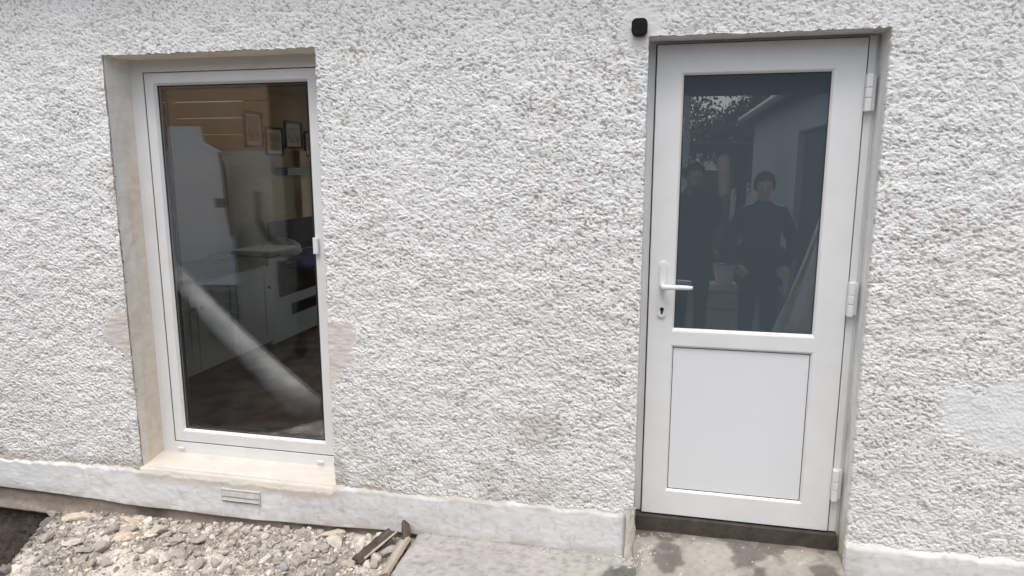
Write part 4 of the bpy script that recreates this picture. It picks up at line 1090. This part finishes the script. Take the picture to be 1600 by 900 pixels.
def person(loc, rz, H, label, arms, coat, trousers, ponytail=False, fem=False):
    """figure facing +Y in its own frame; arms = [(elbow, wrist, hand_dir)] left (-x) and right (+x)"""
    k = H / 1.7
    S = lambda *p: tuple(c * k for c in p)
    t = empty('person', loc, rz, label=label, cat='person')
    sh = .155 if fem else .185; hp = .085
    def trunk(f=1.0, head=True):
        V = [S(0, 0, .93)]; E = []; Q = [(.150 * k * f, .100 * k * f)]
        ch = chain(V, E, Q, 0, [S(0, 0, 1.08), S(0, .01, 1.25), S(0, 0, 1.38)], [(.125 * k * f, .090 * k * f), (.140 * k * f, .10 * k * f), ((.105 if f == 1 else .12) * k * f, .078 * k * f)])
        return V, E, Q, ch
    def limbs(V, E, Q, ch, f, to_wrist=True, legs=True, hand=True):
        for sgn, (el, wr) in zip((-1, 1), arms):
            chain(V, E, Q, ch, [S(sgn * sh, -.005, 1.375), tuple(el), tuple((Vector(el) + Vector(wr)) / 2), tuple(wr)],
                  [.052 * k * f, .042 * k * f, .038 * k * f, .028 * k * f * (1.15 if f > 1 else 1)])
        if legs:
            for sgn in (-1, 1):
                chain(V, E, Q, 0, [S(sgn * hp, 0, .86), S(sgn * .09, .01, .50), S(sgn * .095, -.005, .30), S(sgn * .10, -.01, .07)] + ([S(sgn * .105, .12, .03)] if f == 1 else []),
                      [.085 * k * f, .056 * k * f, .052 * k * f, .040 * k * f] + ([.034 * k] if f == 1 else []))
    V, E, Q, ch = trunk()
    limbs(V, E, Q, ch, 1.0)
    n = chain(V, E, Q, ch, [S(0, .005, 1.46), S(0, .02, 1.53), S(0, .025, 1.60), S(0, .015, 1.665)],
              [.048 * k, (.060 * k, .068 * k), (.074 * k, .088 * k), (.060 * k, .070 * k)])
    body = skin_mesh(V, E, Q)
    bm = bmesh.new(); bm.from_mesh(body)
    # nose, ears and five-fingered hands in the same mesh
    def add(me):
        bm.from_mesh(me); bpy.data.meshes.remove(me)
    add(skin_mesh([S(0, .085, 1.60), S(0, .112, 1.565), S(0, .095, 1.558)], [(0, 1), (1, 2)], [.010 * k, .012 * k, .010 * k], 1))
    for sgn in (-1, 1): add(skin_mesh([S(sgn * .074, .01, 1.605), S(sgn * .084, .0, 1.60), S(sgn * .080, .005, 1.57)], [(0, 1), (1, 2)], [.010 * k, .013 * k, .009 * k], 1))
    for sgn, (el, wr) in zip((-1, 1), arms):
        w = Vector(wr); d = (w - Vector(el)).normalized(); side = d.cross(Vector((0, 1, 0.001))).normalized() if abs(d.y) < .9 else Vector((0, 0, 1)); nrm = d.cross(side).normalized()
        palm = w + d * .055 * k
        add(skin_mesh([tuple(w), tuple(palm), tuple(w + d * .085 * k)], [(0, 1), (1, 2)], [(.022 * k, .024 * k), (.036 * k, .016 * k), (.034 * k, .014 * k)], 1))
        for j, (off, ln) in enumerate(((-.030, .062), (-.010, .074), (.010, .070), (.029, .055))):
            b0 = w + d * .075 * k + side * off * k; cu = -nrm * .022 * k
            add(skin_mesh([tuple(b0), tuple(b0 + d * ln * .5 * k), tuple(b0 + d * ln * .8 * k + cu * .6), tuple(b0 + d * ln * k + cu * 1.4)], [(0, 1), (1, 2), (2, 3)], [.0095 * k, .0088 * k, .008 * k, .007 * k], 1))
        b0 = w + d * .03 * k - side * .022 * k
        add(skin_mesh([tuple(b0), tuple(b0 + d * .028 * k - side * .026 * k), tuple(b0 + d * .056 * k - side * .030 * k - nrm * .01 * k)], [(0, 1), (1, 2)], [.011 * k, .0105 * k, .008 * k], 1))
    for f in bm.faces: f.smooth = True
    bm.to_mesh(body); bm.free(); body.materials.append(MAT['skin'])
    bo = link('body', body, t)
    for sgn in (-1, 1): MB().ball(S(sgn * .030, .098, 1.603), .011 * k, (1, .5, .6), 8).build('eye', 'eye', t, smooth=True)
    MB().ball(S(0, .096, 1.530), .020 * k, (1.1, .4, .3), 8).build('mouth', 'lip', t, smooth=True)
    # hair
    V2 = I3[0].copy(); V2 = V2 * np.array([.088, .106, .098]) * k + np.array([0, .0, 1.628]) * k
    keep = ~((V2[:, 1] > .035 * k) & (V2[:, 2] < 1.655 * k)) & ~(V2[:, 2] < 1.55 * k)
    Fh = I3[1][keep[I3[1]].all(1)]
    hm = np_mesh('hair', V2 + rng.normal(size=V2.shape) * .002, Fh, None, True, 'hair')
    ho = link('hair', hm, t); sd = ho.modifiers.new('thick', 'SOLIDIFY'); sd.thickness = .012 * k
    if ponytail: MB().tube([S(0, -.095, 1.66), S(0, -.14, 1.62), S(.02, -.15, 1.50), S(.03, -.12, 1.36)], [.028, .035, .03, .012]).build('ponytail', 'hair', t, smooth=True)
    # clothes
    V, E, Q, ch = trunk(1.24)
    limbs(V, E, Q, ch, 1.36, legs=False)
    chain(V, E, Q, ch, [S(0, .003, 1.44), S(0, .006, 1.50)], [.088 * k, .070 * k])
    V.append(S(0, 0, .84)); Q.append((.165 * k, .115 * k)); E.append((0, len(V) - 1))
    jm = skin_mesh(V, E, Q); jm.materials.append(MAT[coat]); jo = link('jacket', jm, t)
    V = [S(0, 0, .95)]; E = []; Q = [(.155 * k, .108 * k)]
    for sgn in (-1, 1):
        chain(V, E, Q, 0, [S(sgn * hp, 0, .84), S(sgn * .09, .01, .50), S(sgn * .095, -.005, .30), S(sgn * .10, -.01, .09)], [.096 * k, .070 * k, .064 * k, .060 * k])
    tm = skin_mesh(V, E, Q); tm.materials.append(MAT[trousers]); link('trousers', tm, t)
    for sgn in (-1, 1):
        MB().box(sgn * .105 * k - .045, sgn * .105 * k + .045, -.06, .20, 0, .085, bevel=.03).build('shoe', 'black_fabric', t, smooth=True)
    return t, jo, k
t, jo, k = person((.83, -2.84, -.03), 0, 1.66, 'woman with tied dark hair in a navy jacket standing beside the photographer',
                  [((-.27, -.06, 1.10), (-.17, .13, .93)), ((.27, -.06, 1.10), (.18, .13, .92))], 'navy_fabric', 'black_fabric', True, True)
m = MB(); m.box(.055, .095, .094, .102, 1.26, 1.268).box(.055, .062, .094, .102, 1.235, 1.26).box(.062, .090, .094, .102, 1.245, 1.251); m.build('chest_logo', 'white_print', jo)
for s in (-1, 1): MB().tube([(s * .06, .02, 1.432), (s * .11, .01, 1.415), (s * .17, 0, 1.39)], .006, n=6).build('piping', 'white_print', jo, smooth=True)
t, jo, k = person((.30, -3.36, -.03), 0, 1.74, 'photographer in dark clothes holding up a phone',
                  [((-.26, .10, 1.22), (-.20, .34, 1.52)), ((.22, .12, 1.20), (-.02, .32, 1.56))], 'black_fabric', 'black_fabric')
# the phone he holds
o = MB().box(-.08, .08, -.004, .004, -.038, .038, bevel=.003).build('phone', 'black_plastic', loc=(.105, -2.925, 1.665))
o.rotation_euler = (R(-10), 0, YAW); tag(o, 'black phone held up sideways by the photographer', 'phone')
o.location = (.145, -2.935, 1.64)
